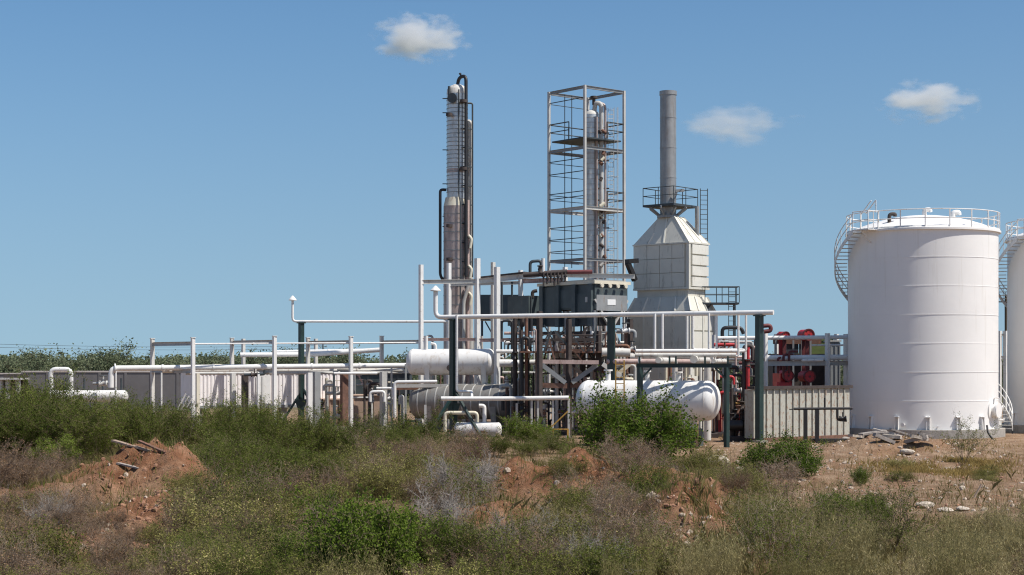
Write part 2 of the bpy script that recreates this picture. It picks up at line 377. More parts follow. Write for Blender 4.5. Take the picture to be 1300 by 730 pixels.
# ------------------------------------------------------------------ generic fittings
def V(*a): return Vector(a)
UP = V(0, 0, 1)
def pipe(label, pts, r, m, name='pipe', cat='pipe', bend=None, group=None, flanges=()):
    p0 = Vector(pts[0]); t = thing(name, label, cat, p0, group)
    part(t, 'run', m, lambda b: b.tube(pts, r, 12, bend))
    for u, v in zip(pts[:-1], pts[1:]):
        u = Vector(u); v = Vector(v); n = int((v - u).length // 3.2); d = (v - u).normalized()
        for k in range(1, n): c = u.lerp(v, k / n); part(t, 'coupling', m, lambda b: b.tube([c - d * .06, c + d * .06], r * 1.22, 12))
    for i in flanges:
        q = Vector(pts[i]); q2 = Vector(pts[i + 1]) if i + 1 < len(pts) else Vector(pts[i - 1])
        d = (q2 - q).normalized(); c = q + d * .25
        part(t, 'flange', m, lambda b: b.tube([c - d * .04, c + d * .04], r * 1.7, 14))
    return t
def railing(t, pts, h, m, closed=False, mid=True, pr=.03, step=1.3):
    pts = [Vector(p) for p in pts]; seq = pts + ([pts[0]] if closed else [])
    for a, b in zip(seq[:-1], seq[1:]):
        part(t, 'top_rail', m, lambda k: k.tube([a + UP * h, b + UP * h], pr, 6))
        if mid: part(t, 'mid_rail', m, lambda k: k.tube([a + UP * h * .52, b + UP * h * .52], pr * .85, 6))
        n = max(1, round((b - a).length / step))
        for i in range(n):
            q = a.lerp(b, i / n); part(t, 'rail_post', m, lambda k: k.tube([q, q + UP * h], pr, 6))
    if not closed:
        q = seq[-1]; part(t, 'rail_post', m, lambda k: k.tube([q, q + UP * h], pr, 6))
def ladder(t, p, z0, z1, dirx, m, w=.45, step=.32, cage=False, cdir=None, r=.022):
    p = Vector(p); d = Vector(dirx).normalized() * w / 2
    def f(b):
        for s in (-1, 1): b.tube([V(p.x, p.y, z0) + d * s, V(p.x, p.y, z1) + d * s], r * 1.3, 6)
        z = z0 + .2
        while z < z1: b.tube([V(p.x, p.y, z) - d, V(p.x, p.y, z) + d], r, 5); z += step
    part(t, 'ladder', m, f)
    if cage:
        c = Vector(cdir).normalized()
        def g(b):
            z = z0 + 2.2; ring = lambda z_: [V(p.x, p.y, z_) + d * 1.3 * math.cos(a) + c * (.75 * math.sin(a)) for a in [math.pi * i / 6 for i in range(7)]]
            while z < z1: b.tube(ring(z), .018, 5, bend=.01); z += 1.3
            for i in range(1, 6): b.tube([ring(z0 + 2.2)[i], ring(z1)[i]], .014, 5)
        part(t, 'ladder_cage', m, g)
def valve(t, p, ax, m, s=.18, wheel=None):
    p = Vector(p); ax = Vector(ax).normalized()
    v = part(t, 'valve', m, lambda b: (b.lathe(p, ax, [(-s*1.3, 0), (-s*1.3, s), (-s*.9, s), (-s*.9, s*.6), (0, s*.85), (s*.9, s*.6), (s*.9, s), (s*1.3, s), (s*1.3, 0)], 10), b.tube([p, p + UP * s * 2.4], s * .28, 8)))
    if wheel: part(v, 'handwheel', wheel, lambda b: b.tube([p + UP * s * 2.4 + V(math.cos(a), math.sin(a), 0) * s * 1.1 for a in [i * math.pi / 6 for i in range(13)]], s * .18, 6, bend=.01))

# ------------------------------------------------------------------ storage tanks
def storage_tank(loc):
    t = thing('storage_tank', 'whole white cylindrical storage tank with domed roof and railing, right of the furnace', 'tank', loc, 'white storage tanks')
    O = Vector(loc); R = 4.5; HT = 12.45; zb = .5
    part(t, 'concrete_base', M['concrete'], lambda b: b.lathe(O, UP, [(-.4, 4.9), (zb, 4.9), (zb, 4.0)], 96, sharp=(1,)))
    nc = 7; ch = (HT - zb) / nc
    for i in range(nc):
        z0 = zb + i * ch; rr = R - .006 * (i % 2)
        part(t, 'shell_course', M['tank'], lambda b: b.lathe(O, UP, [(z0, rr), (z0 + ch, rr)], 128))
        if i: part(t, 'weld_seam', M['tank'], lambda b: b.lathe(O, UP, [(z0 - .018, R - .002), (z0 - .018, R + .011), (z0 + .014, R + .008), (z0 + .014, R - .01)], 128, sharp=(1, 2)))
    roof = part(t, 'roof', M['tank'], lambda b: b.lathe(O, UP, [(HT - .10, R), (HT - .10, R + .16), (HT + .02, R + .16)] + [(HT + .02 + 1.0 * (1 - (r / (R + .16)) ** 2) * 1.08, r) for r in [R + .16 - .0001, 4.2, 3.6, 3, 2.4, 1.8, 1.2, .6, .0]], 96, sharp=(0, 1, 2)))
    # roof fittings
    a = math.radians(205)
    for (ax_, ay_, hh, rr) in ((-2.6, -2.4, .55, .16), (.2, .3, .5, .2), (1.6, -1.0, .35, .25)):
        zr = HT + 1.0 * (1 - (math.hypot(ax_, ay_) / 4.66) ** 2)
        part(roof, 'roof_vent', M['dark_rust'] if rr < .18 else M['white'], lambda b: (b.tube([O + V(ax_, ay_, zr - .1), O + V(ax_, ay_, zr + hh), O + V(ax_ + .35, ay_, zr + hh), O + V(ax_ + .35, ay_, zr + hh - .15)], rr * .7, 10, bend=.2)))
    n = 20; rr = R + .08; zt = HT + .02
    pts = [O + V(math.cos(2*math.pi*i/n + .1), math.sin(2*math.pi*i/n + .1), 0) * rr + UP * zt for i in range(n)]
    for h, nm in ((1.08, 'top_rail'), (.56, 'mid_rail')):
        ring = [O + V(math.cos(2*math.pi*i/60), math.sin(2*math.pi*i/60), 0) * rr + UP * (zt + h) for i in range(61)]
        part(t, nm, M['white'], lambda b: b.tube(ring, .032, 6, bend=.01, caps=False))
    part(t, 'toe_board', M['white'], lambda b: b.lathe(O, UP, [(zt, rr), (zt + .12, rr), (zt + .12, rr - .02)], 64))
    for q in pts: part(t, 'rail_post', M['white'], lambda b: b.bar(q, q + UP * 1.08, .06, .06, math.atan2(q.y - O.y, q.x - O.x)))
    # spiral stair from the right front round the back to the left front
    n = 58; A0, A1 = math.radians(-18), math.radians(206); z0, z1 = .35, HT - .05
    r0, r1 = R + .06, R + .80
    st = part(t, 'stair_stringer', M['white'], lambda b: None)
    def stringer(b):
        m = 90; vs = []
        for i in range(m + 1):
            a = A0 + (A1 - A0) * i / m; z = z0 + (z1 - z0) * i / m; d = V(math.cos(a), math.sin(a), 0)
            vs += [O + d * r1 + UP * (z - .22), O + d * r1 + UP * (z + .06), O + d * (r1 + .03) + UP * (z + .06), O + d * (r1 + .03) + UP * (z - .22)]
        b.add(vs, [(i*4 + k, i*4 + (k+1) % 4, i*4 + 4 + (k+1) % 4, i*4 + 4 + k) for i in range(m) for k in range(4)], False)
    bpy.data.objects.remove(st); st = part(t, 'stair_stringer', M['white'], stringer)
    for i in range(n):
        a = A0 + (A1 - A0) * (i + .5) / n; z = z0 + (z1 - z0) * (i + .5) / n; d = V(math.cos(a), math.sin(a), 0)
        part(st, 'tread', M['light_grey'], lambda b: b.box(O + d * (r0 + r1) / 2 + UP * z, r1 - r0, .27, .04, a))
    for h, nm in ((1.0, 'stair_rail'), (.55, 'stair_rail')):
        ring = [O + V(math.cos(A0 + (A1 - A0) * i / 60), math.sin(A0 + (A1 - A0) * i / 60), 0) * (r1 + .015) + UP * (z0 + (z1 - z0) * i / 60 + h) for i in range(61)]
        part(t, nm, M['white'], lambda b: b.tube(ring, .026, 6, bend=.01))
    for i in range(0, 30):
        a = A0 + (A1 - A0) * i / 29; z = z0 + (z1 - z0) * i / 29; q = O + V(math.cos(a), math.sin(a), 0) * (r1 + .015) + UP * z
        part(t, 'stair_post', M['white'], lambda b: b.tube([q, q + UP * 1.0], .022, 6))
    # landing at the top of the stair
    a = math.radians(214); d = V(math.cos(a), math.sin(a), 0); s = V(-d.y, d.x, 0)
    c = O + d * (R + .45) + UP * (HT - .02)
    ld = part(t, 'landing', M['white'], lambda b: b.box(c, .95, 1.3, .06, a))
    q = [c + d * .45 - s * .62, c + d * .45 + s * .62, c - d * .45 + s * .62]
    railing(ld, q, 1.1, M['white'], pr=.032, step=.6)
    part(ld, 'bracket', M['white'], lambda b: b.bar(c + d * .4 - UP * .04, c - d * .42 - UP * .75, .06))
    # raised ladder gate by the landing
    for k in (0, .38):
        part(ld, 'gate_bar', M['white'], lambda b: b.tube([c + s * (.2 + k) - d * .3 + UP * 1.25, c + s * (-.5 + k) - d * .3 + UP * 1.25, c + s * (.35 + k) - d * .3 + UP * 2.05] if False else [c - s * (.55 - k) - d * .2 + UP * 1.0, c + s * (.25 + k) - d * .2 + UP * 1.75], .035, 6))
    part(ld, 'gate_bar', M['white'], lambda b: b.tube([c + s * .63 - d * .2 + UP * 1.0, c + s * .63 - d * .2 + UP * 1.75], .03, 6))
    # anchor chairs round the foot
    for k in range(16):
        a = math.radians(-90 + (k - 8) * 22.5 + 12); d = V(math.cos(a), math.sin(a), 0); s = V(-d.y, d.x, 0)
        def chair(b):
            for e in (-.1, .1):
                A = O + d * R + s * e; b.add([A + UP * zb, A + d * .22 + UP * zb, A + d * .14 + UP * (zb + .72), A + UP * (zb + .82),
                       A + s * .03 + UP * zb, A + s * .03 + d * .22 + UP * zb, A + s * .03 + d * .14 + UP * (zb + .72), A + s * .03 + UP * (zb + .82)], [(0, 1, 2, 3), (7, 6, 5, 4), (1, 5, 6, 2), (2, 6, 7, 3)])
            b.box(O + d * (R + .1) + UP * (zb + .76), .22, .3, .04, a)
        part(t, 'anchor_chair', M['tank'], chair)
    # manway and nozzles
    a = math.radians(-38); d = V(math.cos(a), math.sin(a), 0); c = O + d * R + UP * 1.62
    mw = part(t, 'manway', M['tank'], lambda b: (b.lathe(c, d, [(0, .36), (.28, .36)], 28), b.lathe(c, d, [(.28, .36), (.28, .47), (.36, .47), (.36, 0)], 28, sharp=(0, 1, 2))))
    part(mw, 'reinforcing_plate', M['tank'], lambda b: b.lathe(c, d, [(-.12, .72), (.02, .72), (.02, 0)], 32, sharp=(1,)))
    part(mw, 'davit_arm', M['tank'], lambda b: b.tube([c + UP * .35 + d * .05, c + UP * .75 + d * .05, c + UP * .75 + d * .36, c + UP * .45 + d * .36], .03, 6))
    for ang, z, rr, ln in ((-24, 1.75, .14, .3), (-20, 1.0, .1, .35), (-118, .8, .12, .3), (-93, .7, .06, .2)):
        a = math.radians(ang); d2 = V(math.cos(a), math.sin(a), 0); c2 = O + d2 * R + UP * z
        part(t, 'nozzle', M['tank'], lambda b: (b.lathe(c2, d2, [(-.1, rr * .6), (ln - .05, rr * .6), (ln - .05, rr), (ln, rr), (ln, 0)], 14, sharp=(1, 2, 3))))
    return t
T1 = storage_tank((X(1171, 99.6), 99.6, 0))
T2 = copy_tree(T1); T2.location = (X(1371, 104.5), 104.5, 0)
T2['label'] = 'white storage tank cut off by the right edge of the picture'
pipe('white drain hose pipe curving down at the foot of the whole tank', [P(1253, 540, 94.5), P(1254, 549, 94.3), P(1262, 560, 94), P(1276, 561, 94)], .06, M['black'], 'drain_hose', 'hose')
bpy.context.view_layer.update()

# ------------------------------------------------------------------ fired heater (furnace) with stack
def furnace():
    Y = 108.0; O = V(X(852, Y), Y, 0)
    t = thing('furnace', 'silver box furnace with pyramid hood and tall grey exhaust stack', 'furnace', O)
    th = math.radians(50); a = V(math.sin(th), -math.cos(th), 0); b_ = V(math.cos(th), math.sin(th), 0)
    LA, LB = 4.33, 2.29
    def corners(la, lb, z, off=V(0, 0, 0)): return [O + off + a * (sx * la / 2) + b_ * (sy * lb / 2) + UP * z for sx, sy in ((-1, -1), (1, -1), (1, 1), (-1, 1))]
    def frustum(bm, la0, lb0, z0, la1, lb1, z1, cap=True):
        v = corners(la0, lb0, z0) + corners(la1, lb1, z1)
        bm.add(v, [(i, (i + 1) % 4, 4 + (i + 1) % 4, 4 + i) for i in range(4)] + ([(3, 2, 1, 0), (4, 5, 6, 7)] if cap else []))
    z = lambda py: Z(py, Y)
    ang = math.atan2(a.y, a.x)
    Zs, Zb, Zn, Zf, Zl = z(312), z(366), z(378), z(396), 1.2
    part(t, 'convection_box', M['furnace'], lambda m: frustum(m, LA - .1, LB - .1, Zb, LA - .1, LB - .1, Zs))
    # shaded long face: 4 x 3 panels; sunlit end: four horizontal panels
    na = -b_
    for i in range(4):
        for j in range(3):
            w = LA * .93 / 4; h = (Zs - Zb) / 3
            c = O + b_ * (-LB / 2 + .0) + a * ((i - 1.5) * w - .12) + UP * (Zb + (j + .5) * h)
            part(t, 'wall_panel', M['furnace'], lambda m: m.box(c, w - .035, .12, h - .035, ang))
    part(t, 'corner_post', M['furnace'], lambda m: m.bar(O + a * (LA/2 - .02) - b_ * (LB/2 - .02) + UP * Zb, O + a * (LA/2 - .02) - b_ * (LB/2 - .02) + UP * Zs, .2, .2, ang))
    part(t, 'corner_post', M['furnace'], lambda m: m.bar(O - a * (LA/2 - .02) - b_ * (LB/2 - .02) + UP * Zb, O - a * (LA/2 - .02) - b_ * (LB/2 - .02) + UP * Zs, .16, .16, ang))
    for j in range(4):
        h = (Zs - Zb) / 4
        c = O + a * (LA / 2 + .02) + UP * (Zb + (j + .5) * h)
        part(t, 'end_panel', M['furnace_lit'], lambda m: m.box(c + b_ * .12, .16, LB - .36, h - .1, ang))
    part(t, 'shoulder_rim', M['furnace'], lambda m: frustum(m, LA + .22, LB + .22, Zs, LA + .22, LB + .22, Zs + .1))
    part(t, 'foot_rim', M['furnace'], lambda m: frustum(m, LA + .16, LB + .16, Zb - .14, LA + .16, LB + .16, Zb))
    hood = part(t, 'pyramid_hood', M['furnace'], lambda m: frustum(m, LA + .1, LB + .1, Zs + .1, 1.25, 1.1, z(276)))
    # hood ribs on long face and end
    lo = corners(LA + .1, LB + .1, Zs + .1); hi = corners(1.25, 1.1, z(276))
    for fr in (.27, .55): part(hood, 'rib', M['furnace_lit'], lambda m: m.bar(lo[0].lerp(lo[1], fr), hi[0].lerp(hi[1], fr) if fr > .3 else lo[0].lerp(lo[1], fr).lerp(hi[0].lerp(hi[1], fr), .4), .09, .09))
    for fr in (0, .33, .66, 1): part(hood, 'rib', M['furnace_lit'], lambda m: m.bar(lo[1].lerp(lo[2], fr), hi[1].lerp(hi[2], fr), .07, .08))
    # neck, skirt, lower box
    part(t, 'neck', M['furnace'], lambda m: frustum(m, LA - .25, LB - .25, Zn, LA - .25, LB - .25, Zb - .14))
    skirt = part(t, 'skirt', M['furnace'], lambda m: frustum(m, LA + .72, LB + .62, Zf, LA - .1, LB - .1, Zn))
    lo = corners(LA + .76, LB + .66, Zf); hi = corners(LA - .06, LB - .06, Zn)
    for fr in (0, .24, .48, .76, 1): part(skirt, 'rib', M['furnace_lit'], lambda m: m.bar(lo[0].lerp(lo[1], fr), hi[0].lerp(hi[1], fr), .09, .12))
    for fr in (.33, .66, 1): part(skirt, 'rib', M['furnace_lit'], lambda m: m.bar(lo[1].lerp(lo[2], fr), hi[1].lerp(hi[2], fr), .09, .12))
    part(t, 'radiant_box', M['furnace'], lambda m: frustum(m, LA + .6, LB + .5, Zl, LA + .6, LB + .5, Zf - .05))
    for i in range(4):
        for j in range(3):
            w = (LA + .6) / 4; h = (Zf - .1 - 1.6) / 3
            c = O - b_ * (LB / 2 + .25) + a * ((i - 1.5) * w) + UP * (1.6 + (j + .5) * h)
            part(t, 'wall_panel', M['furnace'], lambda m: m.box(c, w - .08, .1, h - .06, ang))
    for i in range(5):
        c = O - b_ * (LB / 2 + .28) + a * ((i - 2) * (LA + .6) / 4)
        part(t, 'stiffener', M['furnace'], lambda m: m.bar(c + UP * .0, c + UP * (Zf - .05), .12, .2, ang))
    for j in range(5):
        for i in range(2):
            h = (Zf - 1.8) / 5; w = (LB + .3) / 2
            c = O + a * (LA / 2 + .32) + b_ * ((i - .5) * w) + UP * (1.7 + (j + .5) * h)
            part(t, 'end_panel', M['furnace_lit'], lambda m: m.box(c, .1, w - .08, h - .1, ang))
    for i in (-1, 0, 1):
        c = O + a * (LA / 2 + .36) + b_ * (i * (LB + .4) / 2)
        part(t, 'stiffener', M['furnace_lit'], lambda m: m.bar(c, c + UP * (Zf - .05), .12, .14, ang))
    # stack
    S = O + V(-.2, 0, 0); zc = z(276)
    part(t, 'stack', M['stack'], lambda m: m.lathe(S, UP, [(zc, .54), (z(120), .54)], 40))
    part(t, 'stack_rim', M['stack'], lambda m: m.lathe(S, UP, [(z(121), .54), (z(121), .58), (z(116), .58), (z(116), .48), (z(121), .48)], 40, sharp=(0, 1, 2, 3)))
    for py in (150, 188, 226): part(t, 'stack_seam', M['stack'], lambda m: m.lathe(S, UP, [(z(py) - .03, .53), (z(py) - .03, .556), (z(py) + .03, .556), (z(py) + .03, .53)], 40, sharp=(1, 2)))
    part(t, 'damper_collar', M['grey'], lambda m: m.lathe(S, UP, [(zc - .05, .74), (zc + .12, .74), (zc + .12, .55)], 32, sharp=(1,)))
    for k in range(8):
        an = k * math.pi / 4 + .3; d = V(math.cos(an), math.sin(an), 0)
        part(t, 'gusset', M['grey'], lambda m: m.add([S + d * .52 + UP * zc, S + d * .7 + UP * zc, S + d * 1.25 + UP * (z(263) - .05), S + d * .52 + UP * (z(263) - .05)], [(0, 1, 2, 3), (3, 2, 1, 0)]) if False else m.bar(S + d * .62 + UP * (zc + .1), S + d * 1.3 + UP * (z(263) - .06), .1, .16))
    pl = part(t, 'platform', M['rail'], lambda m: (m.box(S + b_ * .28 + UP * z(262), 2.5, 2.9, .14, ang)))
    c4 = [S + b_ * .28 + a * (sx * 1.23) + b_ * (sy * 1.43) + UP * (z(262) + .07) for sx, sy in ((-1, -1), (1, -1), (1, 1), (-1, 1))]
    railing(pl, c4, 1.12, M['rail'], True, step=1.6)
    part(t, 'damper_arm', M['grey'], lambda m: (m.bar(S + V(.3, -.7, z(256) - 0), S + V(.5, -.75, z(244)), .16), m.bar(S + V(.4, -.75, z(244)), S + V(1.0, -.7, z(243)), .18)))
    part(t, 'vertical_duct', M['grey'], lambda m: m.tube([V(X(884, Y), Y - .5, z(312)), V(X(884, Y), Y - .5, z(263))], .15, 14))
    ladder(t, V(X(893, Y), Y - .3, 0), z(313), z(240), (1, .2, 0), M['rail'], w=.5, step=.32)
    # right side platform with its ladder
    zp = z(386); pc = P(903, 386, Y); pc.z = zp; pc.y = Y - .6
    sp = part(t, 'side_platform', M['rail'], lambda m: m.box(pc, 3.4, 1.3, .12, 0))
    railing(sp, [pc + V(-1.7, -.62, .06), pc + V(1.7, -.62, .06), pc + V(1.7, .62, .06), pc + V(-1.0, .62, .06)], 1.05, M['rail'], step=1.1)
    for dx in (-1.4, -.2): part(sp, 'bracket', M['rail'], lambda m: m.bar(pc + V(dx, -.5, -.06), pc + V(dx - .6, -.1, -1.0), .1))
    part(sp, 'support_post', M['rail'], lambda m: m.bar(pc + V(1.5, .5, -.06), V(pc.x + 1.5, pc.y + .5, 0), .12))
    ladder(t, V(X(926, Y), Y - 1.3, 0), 0.0, zp + 1.1, (1, 0, 0), M['rail'], cage=False)
    # burner duct on the left flank
    part(t, 'side_duct', M['black'], lambda m: m.bar(P(796, 332, Y - 1.2), P(808, 331, Y - .6), .42, .3) )
    part(t, 'side_duct', M['black'], lambda m: m.bar(P(797, 334, Y - 1.2), P(806, 356, Y - .7), .3, .3))
furnace()

# ------------------------------------------------------------------ distillation column
def column():
    Y = 112.0; O = V(X(579, Y), Y, 0); z = lambda py: Z(py, Y); px = lambda q: X(q, Y)
    t = thing('distillation_column', 'tall banded silver and brown distillation column with black overhead pipe', 'column', O)
    U = O + V(.08, 0, 0)
    part(t, 'lower_shell', M['clad'], lambda b: b.lathe(O, UP, [(0, .87), (z(262), .87)], 40))
    part(t, 'shoulder', M['cream'], lambda b: b.lathe(O, UP, [(z(262), .87), (z(251), .74)], 40))
    part(t, 'upper_shell', M['alu'], lambda b: b.lathe(U, UP, [(z(253), .73), (z(120), .73)], 40))
    part(t, 'head', M['dirty_white'], lambda b: b.lathe(U, UP, [(z(120), .74), (z(114), .71), (z(110), .55), (z(107.5), .25), (z(107), 0)], 32))
    py = 128.0
    while py < 249: part(t, 'band', M['band'], lambda b: b.lathe(U, UP, [(z(py) - .025, .72), (z(py) - .025, .75), (z(py) + .025, .75), (z(py) + .025, .72)], 32, sharp=(1, 2))); py += 5.3
    py = 272.0
    while py < 420: part(t, 'band', M['band'], lambda b: b.lathe(O, UP, [(z(py) - .025, .86), (z(py) - .025, .89), (z(py) + .025, .89), (z(py) + .025, .86)], 32, sharp=(1, 2))); py += 11.5
    part(t, 'brown_band', M['clad'], lambda b: b.lathe(U, UP, [(z(220), .742), (z(215), .742)], 32))
    d = V(-.35, -.94, 0); c = U + d * .67 + UP * z(127)
    mw = part(t, 'manway', M['rail'], lambda b: b.lathe(c, d, [(0, .25), (.2, .25), (.2, .34), (.28, .34), (.28, 0)], 24, sharp=(1, 2, 3)))
    part(mw, 'davit', M['rail'], lambda b: b.tube([c + V(-.3, 0, -.1), c + V(-.3, 0, .85)], .09, 8))
    f = V(.0, -.8, 0)
    part(t, 'overhead_pipe', M['black'], lambda b: b.tube([U + UP * z(112), U + V(.1, -.1, z(99)), V(px(592), Y - .75, z(98)), V(px(592), Y - .85, z(352))], .12, 12, bend=.5))
    part(t, 'vent_pipe', M['black'], lambda b: b.tube([V(px(585), Y - .3, z(100)), V(px(585), Y - .3, z(94)), V(px(583), Y - .3, z(95))], .06, 8))
    part(t, 'reflux_pipe', M['rail'], lambda b: b.tube([V(px(583), Y - .82, z(116)), V(px(583), Y - .82, z(248)), V(px(585), Y - 1.0, z(258)), V(px(585), Y - 1.0, z(380))], .05, 8))
    part(t, 'side_pipe', M['light_grey'], lambda b: b.tube([V(px(591), Y + .3, z(155)), V(px(597), Y, z(155)), V(px(597), Y, z(300)), V(px(597), Y, .0)], .2, 12))
    part(t, 'conduit', M['rail'], lambda b: b.tube([V(px(590), Y - .4, z(132)), V(px(600), Y - .3, z(132)), V(px(600), Y - .3, z(352))], .06, 8))
    part(t, 'side_pipe', M['pink'], lambda b: b.tube([V(px(594), Y - .5, z(255)), V(px(594), Y - .5, .0)], .13, 10))
    part(t, 'side_draw_pipe', M['black'], lambda b: b.tube([V(px(566), Y, z(241)), V(px(559), Y - .2, z(241)), V(px(559), Y - .2, z(350)), V(px(564), Y - .2, z(358))], .1, 10))
    part(t, 'side_pipe', M['light_grey'], lambda b: b.tube([V(px(596), Y - .9, z(360)), V(px(589), Y - .9, z(384)), V(px(589), Y - .9, 0)], .13, 10))
    for py in (126, 144, 191, 234, 275, 288): part(t, 'step_bracket', M['rail'], lambda b: b.bar(V(px(562), Y - .3, z(py)), V(px(570), Y - .3, z(py)), .06))
    for py, r in ((131, .2), (148, .18), (216, .2), (288, .16), (330, .16)): part(t, 'flange', M['dark_rust'], lambda b: b.lathe(V(px(589 if r > .18 else 571), Y - .9, z(py) - .1), UP, [(0, .0), (0, r + .05), (.2, r + .05), (.2, 0)], 14, sharp=(1, 2)))
    for k in range(9): part(t, 'pipe_clamp', M['rail'], lambda b: b.bar(V(px(587), Y - .8, z(165 + k * 24)), V(px(600), Y - .3, z(165 + k * 24)), .07))
    for py in (300, 338, 372): part(t, 'elbow', M['cream'], lambda b: b.tube([V(px(595), Y - .7, z(py)), V(px(599), Y - .7, z(py + 4)), V(px(597), Y - .7, z(py + 16))], .11, 8))
column()

# ------------------------------------------------------------------ scaffold tower with inner column
def tower():
    Y = 118.0; C = V(X(744.5, Y), Y, 0); z = lambda py: Z(py, Y); L = 3.88
    t = thing('steel_tower', 'open square white steel tower with platforms around a slim column', 'tower', C)
    th = math.radians(40); a = V(math.sin(th), -math.cos(th), 0); b_ = V(math.cos(th), math.sin(th), 0); ang = math.atan2(a.y, a.x)
    Lc, Fc, Rc, Bc = [C + a * (sx * L / 2) + b_ * (sy * L / 2) for sx, sy in ((-1, -1), (1, -1), (1, 1), (-1, 1))]
    Q = [Lc, Fc, Rc, Bc]; zt = z(116)
    for q in Q: part(t, 'post', M['light_grey'], lambda m: m.bar(q, q + UP * zt, .17, .17, math.radians(40)))
    for zz, h, mt in ((zt - .12, .2, 'grey'), (z(193), .22, 'grey'), (z(268), .24, 'light_grey'), (z(332), .2, 'grey')):
        for i in range(4):
            p, q = Q[i], Q[(i + 1) % 4]; d = (q - p).normalized() * .14
            part(t, 'beam', M[mt], lambda m: m.hbeam(p + d + UP * zz, q - d + UP * zz, .16, h))
    for zz in (z(180), z(267)):
        pl = part(t, 'platform', M['rail'] if zz > 18 else M['dirty_white'], lambda m: m.box(C + UP * zz, L - .3, L - .3, .1, ang) if zz > 18 else m.box(C + a * (L * .2) + b_ * (L * .22) + UP * zz, L * .45, L * .5, .1, ang))
        zz += .05
        railing(pl, [q + UP * zz for q in (Fc - a * 1.7, Lc, Bc, Rc, Rc - b_ * 1.7)] if zz > 18 else [q + UP * zz for q in (Rc - b_ * 1.7, Rc, Rc - a * 2.0)], 1.2, M['rail'], step=1.8, pr=.045)
    for py in (131, 206, 222, 247, 253, 290, 305, 320):      # tie rods on the left face
        part(t, 'tie_rod', M['rail'], lambda m: m.tube([Lc + UP * z(py), Fc + UP * z(py)], .035, 6))
        part(t, 'tie_rod', M['rail'], lambda m: m.tube([Lc + UP * (z(py) - .05), Bc + UP * (z(py) - .05)], .028, 6))
    for f in (.4, .58): part(t, 'hanger_rod', M['rail'], lambda m: m.tube([Lc.lerp(Bc, f) + UP * 11.5, Lc.lerp(Bc, f) + UP * zt], .035, 6))
    c = thing('slim_column', 'slim insulated column with curved top pipe inside the steel tower', 'column', V(X(751, Y), Y, 0))
    O = V(X(751, Y), Y, 0)
    part(c, 'shell', M['alu'], lambda m: m.lathe(O, UP, [(0, .55), (z(146), .55)], 32))
    part(c, 'head', M['dirty_white'], lambda m: m.lathe(O, UP, [(z(146), .56), (z(143), .5), (z(140), .3), (z(139), 0)], 24))
    py = 150.0
    while py < 340: part(c, 'band', M['light_grey'], lambda m: m.lathe(O, UP, [(z(py) - .03, .54), (z(py) - .03, .57), (z(py) + .03, .57), (z(py) + .03, .54)], 28, sharp=(1, 2))); py += 6.5
    for dx, r, m_ in ((763, .17, 'light_grey'), (768, .09, 'clad')): part(c, 'riser_pipe', M[m_], lambda m: m.tube([O + V(.2, -.2, z(141)), O + V(.25, -.3, z(131)), V(X(dx, Y), Y - .45, z(133)), V(X(dx, Y), Y - .45, 0)], r, 10, bend=.35))
    part(c, 'vent_nozzle', M['dark_rust'], lambda m: m.lathe(O + V(.15, -.3, 0), UP, [(z(134), .12), (z(126), .12), (z(126), .26), (z(123), .26), (z(123), 0)], 12, sharp=(1, 2, 3)))
    part(c, 'riser_pipe', M['clad'], lambda m: m.tube([V(X(757, Y), Y - .62, z(150)), V(X(757, Y), Y - .62, 0)], .1, 8))
    ladder(c, V(X(775, Y), Y - .2, 0), 8, z(138), (1, .25, 0), M['light_grey'], w=.4, cage=True, cdir=(.6, -.8, 0))
    for py in (170, 205, 240, 255, 290, 318): part(c, 'step_bracket', M['dark_rust'], lambda m: m.bar(V(X(756, Y), Y - .5, z(py)), V(X(773, Y), Y - .4, z(py)), .09))
    rr = random.Random(4)
    for k in range(16):
        py = rr.uniform(150, 335); part(c, 'fitting', M[rr.choice(['rust', 'cream', 'dark_rust', 'light_grey'])], lambda m: m.tube([V(X(rr.uniform(760, 768), Y), Y - .6, z(py)), V(X(rr.uniform(760, 770), Y), Y - .65, z(py + 4))], .12, 8))
tower()
# ------------------------------------------------------------------ horizontal vessels
def vessel(label, c, ax, length, r, m, name='pressure_vessel', bands=0, band_mat=None, head=.55, nseams=2):
    """length includes both heads; c is the axis centre"""
    c = Vector(c); ax = Vector(ax).normalized(); t = thing(name, label, 'vessel', V(c.x, c.y, 0)); hl = length / 2; hd = r * head
    part(t, 'shell', m, lambda b: b.lathe(c, ax, [(-hl + hd, r), (hl - hd, r)], 48))
    for s in (-1, 1):
        pr = [(s * (hl - hd + hd * math.sin(k * math.pi / 20)), r * math.cos(k * math.pi / 20)) for k in range(11)]
        part(t, 'head', m, lambda b: b.lathe(c, ax, pr if s > 0 else pr[::-1], 48))
        part(t, 'head_seam', m, lambda b: b.lathe(c + ax * s * (hl - hd), ax, [(-.03, r - .01), (-.03, r + .012), (.03, r + .012), (.03, r - .01)], 48, sharp=(1, 2)))
    for i in range(bands):
        s = -hl + hd + (length - 2 * hd) * (i + .5) / bands
        part(t, 'band', band_mat or m, lambda b: b.lathe(c + ax * s, ax, [(-.035, r - .01), (-.035, r + .02), (.035, r + .02), (.035, r - .01)], 40, sharp=(1, 2)))
    return t
